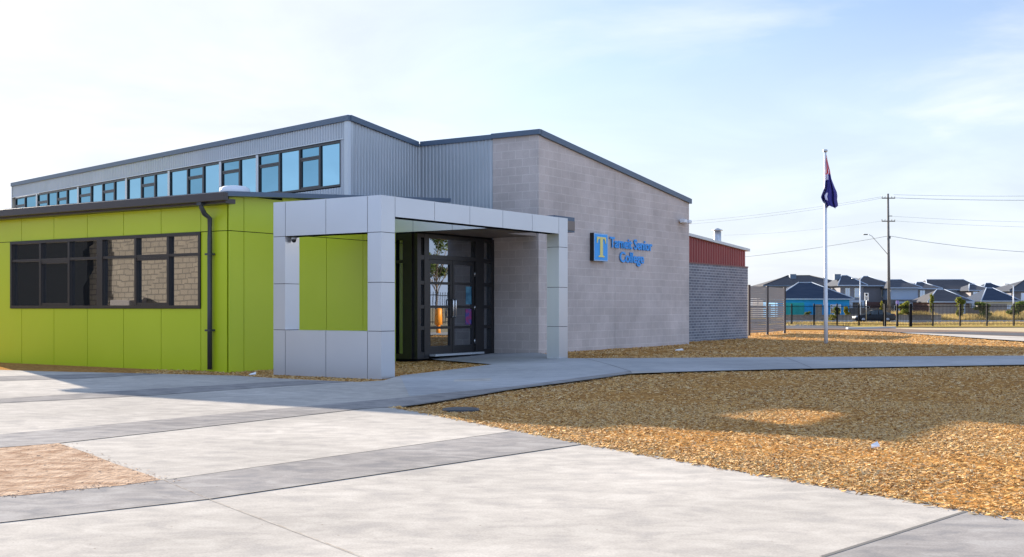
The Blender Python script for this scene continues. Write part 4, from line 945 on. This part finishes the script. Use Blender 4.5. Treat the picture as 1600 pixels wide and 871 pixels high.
# ------------------------------------------------------------------ light
az = Vector((.535, -.845, 0)).normalized(); el = R(16.2)
sd = bpy.data.lights.new('sun', 'SUN'); sd.energy = 4.0; sd.angle = R(.55); sd.color = (1, .90, .77)
so_ = bpy.data.objects.new('sun', sd); col.objects.link(so_)
so_.rotation_euler = Vector((az.x*math.cos(el), az.y*math.cos(el), -math.sin(el))).to_track_quat('-Z', 'Y').to_euler()
w = bpy.data.worlds.new('World'); scene.world = w; w.use_nodes = True; nt = w.node_tree; bg = nt.nodes['Background']
sky = N(nt, 'ShaderNodeTexSky'); sky.sky_type = 'NISHITA'; sky.sun_disc = False; sky.sun_elevation = el; sky.sun_rotation = math.atan2(-az.x, -az.y)
sky.altitude = 20; sky.air_density = 1.0; sky.dust_density = .5; sky.ozone_density = 2.5
tc = N(nt, 'ShaderNodeTexCoord'); sp = N(nt, 'ShaderNodeSeparateXYZ'); nt.links.new(tc.outputs['Generated'], sp.inputs[0])
zz = N(nt, 'ShaderNodeMath', operation='ADD'); zz.inputs[1].default_value = .16; nt.links.new(sp.outputs['Z'], zz.inputs[0])
dx = N(nt, 'ShaderNodeMath', operation='DIVIDE'); dy = N(nt, 'ShaderNodeMath', operation='DIVIDE')
nt.links.new(sp.outputs['X'], dx.inputs[0]); nt.links.new(zz.outputs[0], dx.inputs[1]); nt.links.new(sp.outputs['Y'], dy.inputs[0]); nt.links.new(zz.outputs[0], dy.inputs[1])
cv = N(nt, 'ShaderNodeCombineXYZ'); nt.links.new(dx.outputs[0], cv.inputs[0]); nt.links.new(dy.outputs[0], cv.inputs[1])
cl = N(nt, 'ShaderNodeTexNoise', Scale=1.15, Detail=7, Roughness=.55, Distortion=.4); nt.links.new(cv.outputs[0], cl.inputs['Vector'])
cm = N(nt, 'ShaderNodeMapRange'); cm.inputs[1].default_value = .45; cm.inputs[2].default_value = .75; cm.inputs[3].default_value = .22; cm.inputs[4].default_value = .95; nt.links.new(cl.outputs['Fac'], cm.inputs[0])
hz_ = N(nt, 'ShaderNodeMapRange'); hz_.interpolation_type = 'SMOOTHSTEP'
hz_.inputs[1].default_value = .0; hz_.inputs[2].default_value = .36; hz_.inputs[3].default_value = .88; hz_.inputs[4].default_value = 0; nt.links.new(sp.outputs['Z'], hz_.inputs[0])
mxm = N(nt, 'ShaderNodeMath', operation='MAXIMUM'); nt.links.new(cm.outputs[0], mxm.inputs[0]); nt.links.new(hz_.outputs[0], mxm.inputs[1])
mx = N(nt, 'ShaderNodeMix', data_type='RGBA'); pass
hr_ = N(nt, 'ShaderNodeMapRange'); hr_.inputs[1].default_value = -.35; hr_.inputs[2].default_value = .75; nt.links.new(sp.outputs['Y'], hr_.inputs[0])
hc_ = N(nt, 'ShaderNodeMix', data_type='RGBA'); hc_.inputs[6].default_value = (2.9, 3.75, 5.5, 1); hc_.inputs[7].default_value = (2.2, 2.34, 2.62, 1)
nt.links.new(hr_.outputs[0], hc_.inputs[0]); 
cb2 = N(nt, 'ShaderNodeMapRange'); cb2.inputs[1].default_value = .42; cb2.inputs[2].default_value = .7; cb2.inputs[3].default_value = .95; cb2.inputs[4].default_value = 1.18; nt.links.new(cl.outputs['Fac'], cb2.inputs[0])
hs_ = N(nt, 'ShaderNodeVectorMath', operation='SCALE'); nt.links.new(hc_.outputs[2], hs_.inputs[0]); nt.links.new(cb2.outputs[0], hs_.inputs['Scale']); nt.links.new(hs_.outputs[0], mx.inputs[7])
sk_ = N(nt, 'ShaderNodeVectorMath', operation='SCALE'); sk_.inputs['Scale'].default_value = .45; tn_ = N(nt, 'ShaderNodeVectorMath', operation='MULTIPLY'); tn_.inputs[1].default_value = (.97, .97, 1.08); nt.links.new(sky.outputs[0], tn_.inputs[0]); nt.links.new(tn_.outputs[0], sk_.inputs[0])
dt_ = N(nt, 'ShaderNodeVectorMath', operation='DOT_PRODUCT'); dt_.inputs[1].default_value = (-az.x*math.cos(el), -az.y*math.cos(el), math.sin(el)); nt.links.new(tc.outputs['Generated'], dt_.inputs[0])
gl_ = N(nt, 'ShaderNodeMapRange'); gl_.interpolation_type = 'SMOOTHSTEP'; gl_.inputs[1].default_value = .72; gl_.inputs[2].default_value = .97; gl_.inputs[3].default_value = 0; gl_.inputs[4].default_value = .94; nt.links.new(dt_.outputs['Value'], gl_.inputs[0])
mx2 = N(nt, 'ShaderNodeMath', operation='MAXIMUM'); nt.links.new(mxm.outputs[0], mx2.inputs[0]); nt.links.new(gl_.outputs[0], mx2.inputs[1])
nt.links.new(mx2.outputs[0], mx.inputs[0]); nt.links.new(sk_.outputs[0], mx.inputs[6])
nt.links.new(mx.outputs[2], bg.inputs[0]); bg.inputs[1].default_value = .10
scene.view_settings.view_transform = 'Standard'; scene.view_settings.look = 'None'; scene.view_settings.gamma = 1; scene.view_settings.use_curve_mapping = False
scene.view_settings.exposure = 2.0
scene.cycles.max_bounces = 6; scene.cycles.use_denoising = True
